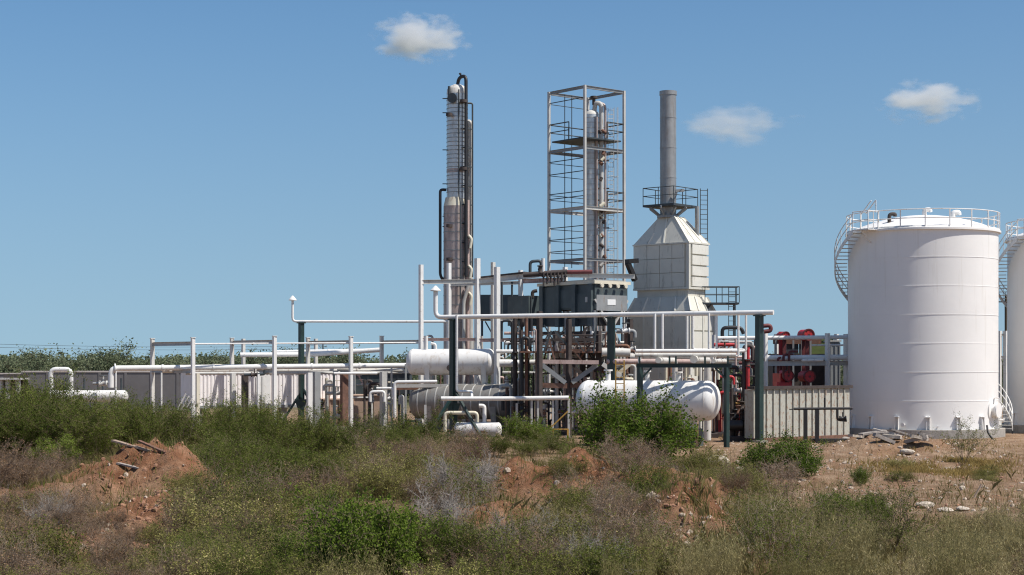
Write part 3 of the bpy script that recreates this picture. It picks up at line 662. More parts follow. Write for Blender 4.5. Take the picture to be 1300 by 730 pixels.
def saddles(t, c, ax, r, offs, zb, m, w=.3, taper=.45):
    c = Vector(c); ax = Vector(ax).normalized(); s = ax.cross(UP).normalized()
    for o in offs:
        q = c + ax * o
        def f(b):
            for sg in (-1, 1):
                e = ax * (w / 2) * sg
            T = c.z - r * .25
            vs = []
            for e in (-w/2, w/2):
                vs += [q + ax * e * .7 - s * r * taper + UP * (zb - c.z), q + ax * e * .7 + s * r * taper + UP * (zb - c.z), q + ax * e + s * r * 1.01 + UP * (T - c.z), q + ax * e - s * r * 1.01 + UP * (T - c.z)]
            b.add(vs, [(0, 1, 2, 3), (7, 6, 5, 4), (0, 4, 5, 1), (1, 5, 6, 2), (3, 7, 4, 0), (2, 6, 7, 3)])
        part(t, 'saddle', m, f)
# upper white vessel
Y = 105.0; c = P(573, 459.5, Y); ax = V(.97, -.12, 0)
t = vessel('white horizontal vessel raised above the grey jacketed vessel', c, ax, 5.95, .85, M['vessel'])
saddles(t, c, ax, .85, (-1.5, 2.2), Z(487, Y), M['white'], w=.34, taper=.5)
part(t, 'nozzle', M['white'], lambda b: b.tube([P(541, 445, Y), P(541, 427, Y)], .12, 10))
part(t, 'nozzle', M['white'], lambda b: b.tube([P(608, 446, Y), P(608, 440, Y)], .07, 8))
part(t, 'nozzle', M['white'], lambda b: b.tube([P(547, 436, Y), P(553, 437, Y), P(553, 446, Y)], .09, 8))
part(t, 'manway', M['dark_rust'], lambda b: b.lathe(P(571, 467, Y - .9), V(0, -1, 0), [(0, .2), (.2, .2), (.2, 0)], 16, sharp=(1,)))
t = thing('vessel_stand', 'steel stand with beams carrying the raised white vessel', 'stand', V(c.x, Y, 0))
for q in (543, 616):
    for dy in (-.7, .7):
        part(t, 'leg', M['grey'], lambda b: b.hbeam(V(X(q, Y), Y + dy, 0), V(X(q, Y), Y + dy, Z(489, Y)), .2))
    part(t, 'beam', M['grey'], lambda b: b.bar(V(X(q, Y), Y - .8, Z(488, Y)), V(X(q, Y), Y + .8, Z(488, Y)), .3, .16))
part(t, 'long_beam', M['light_grey'], lambda b: b.bar(P(503, 490, Y - .9), P(650, 489, Y - .9), .12, .22))
part(t, 'long_beam', M['rust'], lambda b: b.bar(P(503, 493, Y - .6), P(640, 491, Y - .6), .12, .22))
# grey jacketed vessel below
Y = 104.0; c = P(594, 510, Y); ax = V(.94, -.34, 0)
t = vessel('grey banded insulated horizontal vessel behind the shrubs', c, ax, 7.9, 1.12, M['grey_vessel'], bands=11, band_mat=M['light_grey'], head=.5)
saddles(t, c, ax, 1.1, (-2.3, 2.1), 0, M['concrete'], w=.4, taper=.7)
# large white vessel on the right with banded head
Y = 86.0; c = P(822, 508, Y); ax = V(.93, -.36, 0); R2 = 1.05
t = vessel('large white horizontal pressure vessel behind the rounded green bush', c, ax, 7.9, R2, M['vessel'], head=.62)
saddles(t, c, ax, R2, (-2.3, 2.35), 0.9, M['white'], w=.4, taper=.6)
for o in (-1.4, .6): part(t, 'weld_seam', M['white'], lambda b: b.lathe(c + ax * o, ax, [(-.02, R2 - .01), (-.02, R2 + .01), (.02, R2 + .01), (.02, R2 - .01)], 48, sharp=(1, 2)))
for o, r, h in ((-2.2, .2, .5), (.0, .16, .45), (1.7, .2, .4)): part(t, 'nozzle', M['white'], lambda b: (b.tube([c + ax * o + UP * (R2 - .1), c + ax * o + UP * (R2 + h)], r * .7, 12), b.tube([c + ax * o + UP * (R2 + h), c + ax * o + UP * (R2 + h + .08)], r * 1.2, 12)))
for o in (-2.3, 2.35):
    q = c + ax * o
    tt = thing('concrete_pier', 'dark grey concrete pier under the right end of the large white vessel' if o > 0 else 'dark grey concrete pier under the left end of the large white vessel', 'pier', V(q.x, q.y, 0))
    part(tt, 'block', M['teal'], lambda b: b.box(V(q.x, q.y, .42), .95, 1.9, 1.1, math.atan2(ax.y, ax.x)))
    part(tt, 'rusty_strap', M['rust'], lambda b: b.bar(V(q.x + .25, q.y - 1.0, .97), V(q.x + .25, q.y - 1.0, .1), .18, .03))
# yellow ladder frame behind it
t = thing('ladder', 'yellow access ladder leaning on the large white vessel', 'ladder', P(787, 530, 84.6))
pl = P(787, 530, 84.6)
for dx in (-.22, .22): part(t, 'stile', M['yellow'], lambda b: b.bar(V(pl.x + dx, pl.y, 0), V(pl.x + dx, pl.y, 4.6), .07))
for k in range(13): part(t, 'rung', M['yellow'], lambda b: b.bar(V(pl.x - .2, pl.y, .4 + k * .33), V(pl.x + .2, pl.y, .4 + k * .33), .04))
# white vessel at far left
Y = 112; c = P(112, 503, Y)
t = vessel('small white horizontal vessel low in the scrub by the pipe loop', c, V(1, -.05, 0), 5.6, .42, M['vessel'], head=.7)
saddles(t, c, V(1, -.05, 0), .42, (-1.8, 1.8), 0, M['concrete'], w=.3)
# white vessel low in front of the post with braces
Y = 97; c = P(607, 545, Y)
t = vessel('small white vessel on a concrete block by the braced green post', c, V(1, -.15, 0), 2.9, .42, M['vessel'], head=.5)
saddles(t, c, V(1, -.15, 0), .42, (-.9, .9), 0, M['concrete'], w=.5, taper=.9)
part(t, 'outlet_pipe', M['white'], lambda b: b.tube([P(615, 537, Y), P(615, 515, Y), P(608, 515, Y)], .12, 10))
part(t, 'bolted_flange', M['rust'], lambda b: b.box(P(621, 548, Y - .45), 1.0, .06, .12))

# ------------------------------------------------------------------ front green frame with white header and vents
GA = math.radians(-50)
def green_post(px, Y, ztop, label, w=.36, brace=False):
    p = V(X(px, Y), Y, 0); t = thing('steel_post', label, 'post', p)
    part(t, 'shaft', M['green'], lambda b: b.bar(p, p + UP * ztop, w, w, math.radians(40)))
    part(t, 'cap_plate', M['green'], lambda b: b.box(p + UP * (ztop - .03), w + .16, w + .16, .06, math.radians(40)))
    part(t, 'base_plate', M['concrete'], lambda b: b.box(p + UP * .05, w + .35, w + .35, .2, math.radians(40)))
    if brace:
        for dx, zz in ((-1.5, 2.5), (1.75, 2.9)):
            part(t, 'brace', M['green'], lambda b: b.bar(p + UP * zz, p + V(dx, -2.4 if px > 500 else -.5, .05), .15))
        part(t, 'gusset_plate', M['green'], lambda b: b.add([p + V(-.45, -.2, 2.0), p + V(.45, -.2, 2.0), p + V(.2, -.2, 1.3), p + V(-.2, -.2, 1.3), p + V(-.45, -.17, 2.0), p + V(.45, -.17, 2.0), p + V(.2, -.17, 1.3), p + V(-.2, -.17, 1.3)], [(0, 1, 2, 3), (7, 6, 5, 4), (0, 4, 5, 1), (1, 5, 6, 2), (2, 6, 7, 3), (3, 7, 4, 0)]))
    return t
ZH = 7.26
green_post(575.5, 98.5, ZH - .14, 'dark green steel post with braces below the left vent of the white header', .36, True)
green_post(776, 94, ZH - .14, 'dark green steel post in the middle under the long white header', .34)
green_post(964, 90, ZH - .14, 'dark green steel post at the right end of the long white header', .34)
def vent(label, pts, r, capr):
    t = thing('vent_pipe', label, 'pipe', pts[-1])
    part(t, 'run', M['white'], lambda b: b.tube(pts, r, 14, bend=r * 3))
    q = Vector(pts[0])
    part(t, 'rain_cap', M['white'], lambda b: b.lathe(q, UP, [(-.02, capr), (.03, capr), (.30, .05), (.31, 0)], 20, sharp=(0, 1)))
    part(t, 'cap_neck', M['light_grey'], lambda b: b.tube([q - UP * .3, q + UP * .05], r * .7, 8))
    return t
a0 = V(X(553, 99), 99, ZH); a1 = V(X(982, 89.6), 89.6, ZH)
vent('long white header pipe with capped vent, carried across by green posts', [a0 + UP * (Z(369, 99) - ZH), a0, a1], .14, .32)
green_post(382.5, 110, 7.22, 'slim dark green steel post at the left under the thin white vent pipe', .3, True)
v0 = V(X(371.5, 110), 110, 7.3); v1 = V(X(579, 110), 110, 7.28)
vent('thin white vent pipe with capped end, left of the banded column', [v0 + UP * (Z(381, 110) - 7.3), v0, v1, v1 - UP * 4.4], .085, .27)
# hanging white pipe loops below the header
Yh = 92.0
for i, (q0, q1, yb) in enumerate(((831, 812, 446), (841, 905, 449), (873, 812, 449), (881, 948, 444))):
    pipe(['first', 'second', 'third', 'fourth'][i] + ' white drop pipe hanging from the header before the furnace, counted from the left', [V(X(q0, Yh), Yh - .2 + i * .25, ZH), V(X(q0, Yh), Yh - .2 + i * .25, Z(yb, Yh)), V(X(q1, Yh), Yh - .2 + i * .25, Z(yb, Yh)), V(X(q1, Yh), Yh - .2 + i * .25, Z(yb + 12, Yh))], .075, M['white'])
for i, q in enumerate((900, 910, 938, 948)):
    pipe('thin white drop pipe under the header, ' + ['first', 'second', 'third', 'fourth'][i] + ' right of the furnace corner', [V(X(q, 91), 91 + i * .1, ZH), V(X(q, 91), 91 + i * .1, Z(452 if i != 3 else 446, 91)), V(X(q - 10, 91), 91 + i * .1, Z(452 if i != 3 else 446, 91))], .065, M['white'])
# dark gantry before the white vessel
t = thing('pipe_gantry', 'low dark green gantry frame standing before the large white vessel', 'gantry', V(X(868, 84), 84, 0))
Yg = 84.0; zg = Z(464, Yg)
for q in (812.5, 922.5):
    p = V(X(q, Yg), Yg, 0); part(t, 'post', M['green'], lambda b: b.bar(p, p + UP * (zg - .1), .22, .22, math.radians(35)))
    s = 1 if q < 850 else -1
    part(t, 'knee_brace', M['green'], lambda b: b.bar(p + UP * (zg - .75), p + V(s * .6, 0, zg - .12), .1))
part(t, 'beam', M['green'], lambda b: b.hbeam(V(X(808, Yg), Yg, zg), V(X(929, Yg), Yg, zg), .2, .22))
for q in (812, 850, 858, 895, 924): part(t, 'pipe_stop', M['green'], lambda b: b.bar(V(X(q, Yg), Yg, zg + .1), V(X(q, Yg), Yg, zg + .48), .09))
for i, (q, r) in enumerate(((835, .16), (880, .2), (905, .12))):
    pipe(['left', 'thickest', 'right'][i] + ' white pipe crossing over the dark gantry towards the furnace', [V(X(q, Yg), Yg - .25, zg + .11 + r), V(X(q, Yg) + 1.6, Yg + 7, zg + .11 + r), V(X(q, Yg) + 1.6, Yg + 7, .1)], r, M['dirty_white'])

pipe('white pipe lying along the dark gantry, front one', [V(X(806, Yg), Yg - .55, zg + .75), V(X(934, Yg), Yg - .55, zg + .75)], .1, M['white'])
pipe('pale pipe lying along the dark gantry, rear one', [V(X(806, Yg + .5), Yg + .5, zg + .55), V(X(934, Yg + .5), Yg + .5, zg + .55)], .13, M['dirty_white'])
# ------------------------------------------------------------------ left white pipe rack
def post(t, px, Y, ytop, m='white', w=.22, ang=math.radians(-60), z0=0.0, nm='post'):
    p = V(X(px, Y), Y, z0); q = V(p.x, p.y, Z(ytop, Y)); part(t, nm, M[m], lambda b: b.bar(p, q, w, w, math.radians(40))); return q
LR = [(245, 104.5, 429), (348.5, 106.5, 427), (445.5, 108.5, 427.5), (540.5, 110.5, 427)]
LB_ = [(193.5, 108, 430), (294.5, 110, 429.5), (391, 112, 429), (484.5, 114, 427)]
LB2 = [(309, 119, 430), (401, 121, 430)]
for i, (A, B) in enumerate(zip(LR, LB_)):
    t = thing('pipe_rack', 'white steel pipe rack frame, ' + ['leftmost of the row', 'second from the left', 'just right of the slim green post', 'beside the raised white vessel'][i], 'rack', V(X(A[0], A[1]), A[1], 0), 'white rack frames on the left')
    p = post(t, *A); q = post(t, *B, m='dirty_white')
    zz = p.z - .36; d = (V(q.x, q.y, 0) - V(p.x, p.y, 0)).normalized() * .14
    part(t, 'cross_beam', M['light_grey'], lambda b: b.hbeam(V(p.x, p.y, zz) + d, V(q.x, q.y, zz) - d, .2, .26))
    part(t, 'cross_beam', M['light_grey'], lambda b: b.hbeam(V(p.x, p.y, Z(471, A[1])) + d, V(q.x, q.y, Z(471, A[1])) - d, .2, .24))
    for k in (p, q): part(t, 'cap', M['white'], lambda b: b.box(k + UP * .02, .3, .3, .04, math.radians(30)))
for i, B in enumerate(LB2):
    t = thing('rack_post', 'single white rack post far behind the corrugated cabin, ' + ['left one', 'right one'][i], 'post', V(X(B[0], B[1]), B[1], 0)); post(t, *B, m='dirty_white')
# pipes of that rack
pipe('thin white conduit along the top of the left pipe rack', [P(245, 436.5, 104.7), P(540, 435, 110.6)], .05, M['white'])
pipe('thick white pipe along the left rack with a bend down at its left end', [P(141, 492, 104), P(141, 467.5, 104), P(516, 464, 110)], .18, M['white'], flanges=(1,))
pipe('second white pipe just below the thick one on the left rack', [P(206, 470.5, 106), P(512, 470, 111)], .16, M['dirty_white'])
pipe('grey pipe lowest on the left rack, over the cabin front', [P(236, 474, 105), P(240, 474, 105), P(510, 473, 111)], .1, M['light_grey'])
pipe('white pipe sloping up behind the slim green post', [P(305, 450.5, 116), P(396, 450, 117), P(484, 444, 117)], .17, M['white'])
pipe('white pipe running on above the sloping one', [P(350, 447, 118.5), P(484, 444.5, 119)], .14, M['white'])
pipe('white pipe loop standing alone near the grey block wall', [P(64.5, 500, 112), P(64.5, 469, 112), P(90, 469, 112), P(90, 496, 112)], .17, M['white'], flanges=())
t = pipe('small grey pipe with valve left of the rack, over the white vessel', [P(118, 487, 111), P(142, 486, 111), P(142, 478, 109)], .1, M['grey'])
valve(t, P(131, 487, 111), (1, 0, 0), M['light_grey'], .22, M['rail'])
for i, q in enumerate((83.5, 107, 130.5, 154)):
    pipe('thin dark stub pipe rising from the small white vessel, ' + ['first', 'second', 'third', 'fourth'][i] + ' from the left', [P(q, 500, 112.5), P(q, 480, 112.5)], .07, M['rail'])
for i, (q, Yq, yt) in enumerate(((147, 110, 470), (205, 109, 470))):
    pipe('white pipe support leg under the thick rack pipe, ' + ['left one', 'right one'][i], [V(X(q, Yq), Yq, 0), P(q, yt, Yq)], .06, M['white'])
# supports and small pipes before the cabin
rr = random.Random(11)
for i, (q, Yq, yt, m_, w) in enumerate(((296, 103.5, 474, 'dirty_white', .3), (311, 103, 476, 'dark_rust', .34), (328, 102.5, 475, 'white', .14), (333, 102.5, 478, 'light_grey', .1), (393, 106, 473, 'white', .3), (402, 107, 472, 'grey', .4), (424, 106, 475, 'rail', .12), (437, 107, 475, 'rust', .42), (487, 108, 472, 'light_grey', .4), (497, 108, 466, 'light_grey', .1), (515, 107, 462, 'grey', .1), (251, 103, 474, 'cream', .2))):
    t = thing('support_stanchion', ['first','second','third','fourth','fifth','sixth','seventh','eighth','ninth','tenth','eleventh','twelfth'][[251,296,311,328,333,393,402,424,437,487,497,515].index(q)] + ' short stanchion under the left rack, counted from the left', 'stanchion', V(X(q, Yq), Yq, 0), 'short stanchions under the left pipe rack')
    part(t, 'shaft', M[m_], lambda b: b.bar(V(X(q, Yq), Yq, 0), P(q, yt, Yq), w, w, math.radians(30)))
    part(t, 'foot', M['concrete'], lambda b: b.box(V(X(q, Yq), Yq, .12), w + .3, w + .3, .3, math.radians(30)))
t = pipe('short grey pipe with dark valve before the white cabin', [P(310, 476, 102.6), P(336, 475, 102.6), P(336, 470, 102.6)], .09, M['rail']); valve(t, P(323, 475.5, 102.6), (1, 0, 0), M['dark_rust'], .16)
t = thing('stair_rail', 'weathered leaning steps beside the left end of the cabin', 'steps', P(232, 520, 102))
for k in range(4): part(t, 'stringer', M['dirty_white'], lambda b: b.bar(P(224 + k * 5, 523, 102 + k * .1), P(236 + k * 4, 500 + k * 3, 102 + k * .1), .09))
# corrugated white cabin
def corrugated(b, p0, p1, z0, z1, pitch, depth, flat=.5):
    p0 = Vector(p0); p1 = Vector(p1); L = (p1 - p0).length; d = (p1 - p0) / L; n = d.cross(UP); prof = []; s = 0.0
    while s < L:
        for u, w in ((0, 0), (.5 - .12, 0), (.5, 1), (.88, 1)):
            if s + u * pitch <= L: prof.append((s + u * pitch, w * depth))
        s += pitch
    prof.append((L, 0)); m = len(prof)
    vs = [p0 + d * s + n * w + UP * z0 for s, w in prof] + [p0 + d * s + n * w + UP * z1 for s, w in prof]
    b.add(vs, [(i, i + 1, m + i + 1, m + i) for i in range(m - 1)])
Yc = 114.0; t = thing('corrugated_cabin', 'long white corrugated metal cabin behind the left pipe rack', 'cabin', V(X(320, Yc), Yc, 0))
zc0, zc1 = Z(513, Yc), Z(471.5, Yc); gd = V(math.cos(math.radians(28)), math.sin(math.radians(28)), 0); gn = V(-gd.y, gd.x, 0); A_ = V(X(246, 109.5), 109.5, 0); Lc_ = 10.9; ga = math.radians(28)
B_ = A_ + gd * Lc_; Cc = A_ + gd * Lc_ / 2
part(t, 'front_wall', M['cabin'], lambda b: corrugated(b, A_, B_, zc0, zc1, .27, .06))
part(t, 'body', M['cabin'], lambda b: b.box(Cc + gn * 1.6 + UP * (zc0 + zc1) / 2, Lc_ - .02, 3.0, zc1 - zc0 - .02, ga))
part(t, 'roof', M['dirty_white'], lambda b: b.box(Cc + gn * 1.5 + UP * (zc1 + .06), Lc_ + .3, 3.3, .12, ga))
part(t, 'sill_beam', M['grey'], lambda b: b.box(Cc - gn * .02 + UP * (zc0 - .1), Lc_, .2, .2, ga))
for k in range(6): part(t, 'pier', M['concrete'], lambda b: b.box(A_ + gd * (.4 + k * (Lc_ - .8) / 5) + gn * .3 + UP * (zc0 / 2 - .1), .45, .45, zc0 - .2, ga))
part(t, 'door', M['white'], lambda b: b.box(A_ + gd * 4.9 - gn * .1 + UP * ((zc0 + zc1) / 2 - .1), 1.0, .06, 2.0, ga))
for q in (2, 5, 8): part(t, 'roof_vent', M['cream'], lambda b: b.box(A_ + gd * q + gn * 1.2 + UP * (zc1 + .3), .5, .5, .45, ga))
# grey dark shed and peach block behind
def building(label, px0, px1, yt, yb, Y, dep, m, roofm, name='shed', cat='shed', door=None):
    t = thing(name, label, cat, V(X((px0 + px1) / 2, Y), Y, 0)); x0, x1, z1, z0 = X(px0, Y), X(px1, Y), Z(yt, Y), max(0, Z(yb, Y))
    part(t, 'walls', M[m], lambda b: b.box(V((x0 + x1) / 2, Y + dep / 2, (z1 + z0) / 2), x1 - x0, dep, z1 - z0))
    part(t, 'roof', M[roofm], lambda b: b.box(V((x0 + x1) / 2, Y + dep / 2, z1 + .06), x1 - x0 + .2, dep + .2, .1))
    n = max(2, int((x1 - x0) / .9))
    for k in range(n + 1): part(t, 'wall_rib', M[m], lambda b: b.box(V(x0 + (x1 - x0) * k / n, Y - .02, (z1 + z0) / 2), .08, .06, z1 - z0 - .1))
    if door: part(t, 'doorway', M[door], lambda b: b.box(V(x0 + (x1 - x0) * .55, Y - .01, z0 + (z1 - z0) * .42), (x1 - x0) * .22, .06, (z1 - z0) * .78))
    return t
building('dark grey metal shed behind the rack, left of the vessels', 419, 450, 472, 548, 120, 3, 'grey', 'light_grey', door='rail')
building('dark brown shed behind the rack post', 450, 484, 475, 548, 121, 3, 'teal', 'rail', door='black')
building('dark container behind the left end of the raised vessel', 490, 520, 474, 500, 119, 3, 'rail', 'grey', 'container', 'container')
t = building('peach coloured stucco block below the rack, left of the grey vessel', 449, 490, 503, 545, 112, 2, 'peach', 'peach', 'stucco_block', 'block')
building('low peach stucco block by the cabin end', 402, 436, 508, 545, 113, 2, 'peach', 'peach', 'stucco_block', 'block')
t = thing('access_stair', 'small orange steel stair going up to the dark shed', 'stair', P(460, 500, 116))
for dx in (0, .5):
    part(t, 'stringer', M['pink'], lambda b: b.bar(P(469, 503, 115.5 - dx), P(455, 476, 115.5 - dx), .1))
for k in range(6): part(t, 'tread', M['pink'], lambda b: b.box(P(469 - k * 2.6, 501 - k * 4.8, 115.2), .3, .7, .04))
railing(t, [P(420, 503, 113), P(428, 503, 113), P(436, 503, 113)], 1.1, M['cream'])
# concrete block wall at far left
Yw = 150.0; t = thing('block_wall', 'long grey concrete block wall with pale coping before the trees', 'wall', V(X(140, Yw), Yw, 0))
zt = Z(472.5, Yw); px_ = [28, 61, 94, 127, 160, 193, 226, 259]
for q0, q1 in zip(px_[:-1], px_[1:]):
    part(t, 'wall_panel', M['block'], lambda b: b.box(V((X(q0, Yw) + X(q1, Yw)) / 2, Yw, zt / 2), X(q1, Yw) - X(q0, Yw) - .26, .2, zt))
    part(t, 'coping', M['coping'], lambda b: b.box(V((X(q0, Yw) + X(q1, Yw)) / 2, Yw, zt + .06), X(q1, Yw) - X(q0, Yw) - .002, .32, .14))
for q in px_: part(t, 'pilaster', M['block'], lambda b: b.box(V(X(q, Yw), Yw, zt / 2 - .02), .25, .3, zt))
t = thing('block_wall', 'lower grey wall with pale top at the left edge of the picture', 'wall', V(X(0, 150), 150, 0))
zl = Z(475, Yw)
for q0, q1 in ((-60, -30), (-30, 0), (0, 27)):
    part(t, 'wall_panel', M['block'], lambda b: b.box(V((X(q0, Yw) + X(q1, Yw)) / 2, Yw, zl / 2), X(q1, Yw) - X(q0, Yw) - .06, .2, zl))
    part(t, 'coping', M['coping'], lambda b: b.box(V((X(q0, Yw) + X(q1, Yw)) / 2, Yw, zl + .05), X(q1, Yw) - X(q0, Yw) - .01, .32, .12))
Yk = 118; t = thing('open_shelter', 'small grey open shelter with flat roof at the left edge', 'shelter', V(X(12, Yk), Yk, 0))
for q in (1, 10, 23): part(t, 'post', M['light_grey'], lambda b: b.bar(V(X(q, Yk), Yk, 0), V(X(q, Yk), Yk, Z(482, Yk)), .28))
part(t, 'back_wall', M['dark_rust'], lambda b: b.box(V(X(12, Yk), Yk + 1.5, Z(495, Yk)), 1.8, .1, 2.3))
part(t, 'roof', M['light_grey'], lambda b: b.box(V(X(11, Yk), Yk + .7, Z(481, Yk)), 2.0, 2.2, .12))

# ------------------------------------------------------------------ upper white rack by the column
UPR = [(534.5, 107, 336, 'white'), (570, 110, 334, 'white'), (606, 108, 328, 'white'), (626, 112, 333, 'dirty_white'), (631, 104, 339, 'white'), (661, 110, 343, 'white'), (717.5, 107, 339, 'white')]
names = ['leftmost of the row', 'crossing the banded column', 'just right of the banded column', 'grey sided, behind the thickest one', 'thickest and nearest, right of the raised vessel', 'before the grey fan box', 'rising over the blue grey cooler']
t = thing('upper_rack', 'tall white steel rack of posts and beams from the column to the cooler', 'rack', V(X(600, 107), 107, 0))
for q, Yq, yt, m_ in UPR:
    post(t, q, Yq, yt, m_, .3 if q in (631, 606) else .24)
for (p0, p1, h, m_) in ((P(536, 358, 107), P(604, 357, 108), .28, 'light_grey'), (P(608, 357, 108), P(690, 348, 106.5), .34, 'dirty_white'), (P(690, 348.5, 106.5), P(806, 351, 106.5), .3, 'light_grey'),
                         (P(572, 361, 110), P(660, 359, 110), .22, 'light_grey'), (P(664, 357, 110), P(716, 355, 107), .3, 'pink'), (P(534, 431, 107), P(606, 431, 108), .2, 'pink'), (P(607, 432, 108), P(680, 431, 108), .24, 'pink'), (P(632, 405, 104), P(661, 405, 110), .2, 'light_grey')):
    part(t, 'beam', M[m_], lambda b: b.hbeam(p0, p1, .2, h))
part(t, 'walkway', M['dark_rust'], lambda b: b.bar(P(605, 353, 108.5), P(668, 346, 107), .6, .1))
part(t, 'rod', M['rail'], lambda b: b.tube([P(637, 358, 106), P(637, 430, 106)], .08, 8))
part(t, 'rod', M['rail'], lambda b: b.tube([P(650, 358, 110), P(650, 400, 110)], .07, 8))
# manifold of dark pipes on top
t = thing('pipe_manifold', 'dark manifold of short pipes and valves on top of the upper rack', 'manifold', P(690, 348, 105.5))
part(t, 'header', M['dark_rust'], lambda b: b.tube([P(664, 349, 105.5), P(720, 345, 105.5)], .17, 10))
part(t, 'header', M['darkred'], lambda b: b.tube([P(700, 345.5, 106), P(752, 345, 106)], .14, 10))
for k in range(7):
    q = 690 + k * 4.6; part(t, 'drop_leg', M['dark_rust'], lambda b: b.tube([P(q, 346, 105.3), P(q, 363 - k % 3 * 2, 105.3)], .06, 8)); part(t, 'flange', M['black'], lambda b: b.tube([P(q, 350 + k % 2 * 3, 105.3), P(q, 352 + k % 2 * 3, 105.3)], .12, 10))
part(t, 'gooseneck', M['rail'], lambda b: b.tube([P(673, 349, 105.5), P(673, 332, 105.5), P(687, 331, 105.5), P(687, 346, 105.5)], .1, 8))
part(t, 'stand_pipe', M['white'], lambda b: b.tube([P(689.5, 345, 105.5), P(689.5, 328, 105.5)], .12, 8))
valve(t, P(686, 342, 105.5), (0, 0, 1), M['dark_rust'], .2)

# ------------------------------------------------------------------ blue grey air cooler on legs
def cooler():
    Y = 103.0; Fc = V(X(755, Y), Y, 0); z = lambda py: Z(py, Y)
    t = thing('air_cooler', 'blue grey air cooler boxes on steel legs left of the furnace', 'cooler', Fc)
    th = math.radians(40); a = V(math.sin(th), -math.cos(th), 0); b_ = V(math.cos(th), math.sin(th), 0); ang = math.atan2(a.y, a.x)
    LA, LB = 5.3, 2.9; za, zb = z(394), z(360)
    C = Fc - a * LA / 2 + b_ * LB / 2
    part(t, 'body', M['teal'], lambda m: m.box(C + UP * (z(392) + zb) / 2, LA, LB, zb - z(392), ang))
    part(t, 'top_flange', M['cream'], lambda m: m.box(C + b_ * .0 + UP * (zb + .1), LA + .3, LB + .3, .2, ang))
    part(t, 'top_plate', M['grey'], lambda m: m.box(C + UP * (zb + .24), LA - .4, LB - .3, .1, ang))
    # left face: plenum panels and columns hanging lower
    zl = z(414)
    for i, f in enumerate((.06, .36, .66, .95)):
        q = Fc - a * (LA * (1 - f)); part(t, 'column', M['teal'], lambda m: m.bar(q - b_ * .08 + UP * zl, q - b_ * .08 + UP * zb, .34, .3, ang))
    for f, zz0, zz1 in ((.21, z(398), z(362)), (.51, z(390), z(366)), (.81, z(404), z(372))):
        q = Fc - a * (LA * (1 - f)) - b_ * .03; part(t, 'side_panel', M['teal'], lambda m: m.box(q + UP * (zz0 + zz1) / 2, LA * .26, .1, zz1 - zz0, ang))
    for f in (.21, .51, .81):
        q = Fc - a * (LA * (1 - f)) + b_ * .1; part(t, 'fan_ring', M['rail'], lambda m: m.box(q + b_ * .6 + UP * (zl + .5), LA * .28, 1.3, .9, ang))
    part(t, 'placard', M['placard'], lambda m: m.box(Fc + b_ * 1.4 - a * -.06 + UP * z(383), .06, .72, .36, ang))
    part(t, 'placard', M['light_grey'], lambda m: m.box(Fc - a * .55 - b_ * .12 + UP * z(380), .4, .05, .34, ang))
    part(t, 'door_panel', M['grey'], lambda m: m.box(Fc + b_ * 1.45 + a * .03 + UP * z(384), .08, 2.7, 1.0, ang))
    part(t, 'dark_louver', M['black'], lambda m: m.box(Fc + b_ * 1.45 - a * .4 + UP * z(403), .5, 1.9, .9, ang))
    for q in (Fc, Fc + b_ * LB, Fc - a * LA, Fc - a * LA + b_ * LB, Fc - a * LA * .5):
        part(t, 'leg', M['grey'], lambda m: m.hbeam(q, q + UP * z(394), .22, .22, ang))
    for q0, q1, y0, y1 in ((Fc, Fc + b_ * LB * .5, 380, 418), (Fc + b_ * LB, Fc + b_ * LB * .5, 380, 418), (Fc + b_ * LB * .4, Fc, 425, 455), (Fc + b_ * LB * .6, Fc + b_ * LB, 422, 458)):
        part(t, 'brace', M['light_grey'], lambda m: m.bar(q0 + UP * z(y0), q1 + UP * z(y1), .13))
    for yy in (422, 436):
        part(t, 'tie_beam', M['light_grey'], lambda m: m.hbeam(Fc + b_ * .12 + UP * z(yy), Fc + b_ * (LB - .12) + UP * z(yy), .14, .16))
        part(t, 'tie_beam', M['dark_rust'], lambda m: m.hbeam(Fc - a * (LA - .12) + UP * z(yy), Fc - a * .12 + UP * z(yy), .14, .18))
    for k in range(4): part(t, 'lifting_lug', M['cream'], lambda m: m.lathe(Fc + b_ * (.4 + k * .7) + a * .2 + UP * (zb - .12), a, [(0, 0), (0, .13), (.12, .13), (.12, 0)], 12, sharp=(1, 2)))
cooler()
Yb = 121.0; t = thing('fan_box', 'grey flat fan box on thin legs behind the upper rack', 'fan', V(X(637, Yb), Yb, 0))
part(t, 'casing', M['teal'], lambda b: b.box(P(636, 391, Yb + 1.5), X(666, Yb) - X(608, Yb), 3, Z(375, Yb) - Z(407, Yb), 0))
for k in range(5): part(t, 'casing_rib', M['grey'], lambda b: b.box(P(609 + k * 13.6, 391, Yb - .03), .12, .08, Z(376, Yb) - Z(406, Yb)))
for q in (612, 636, 662): part(t, 'leg', M['rail'], lambda b: b.bar(V(X(q, Yb), Yb + .1, 0), P(q, 407, Yb + .1), .16))
for q in (616, 645, 652): part(t, 'brace', M['rail'], lambda b: b.bar(P(q, 408, Yb), P(q + 9, 424, Yb), .1))

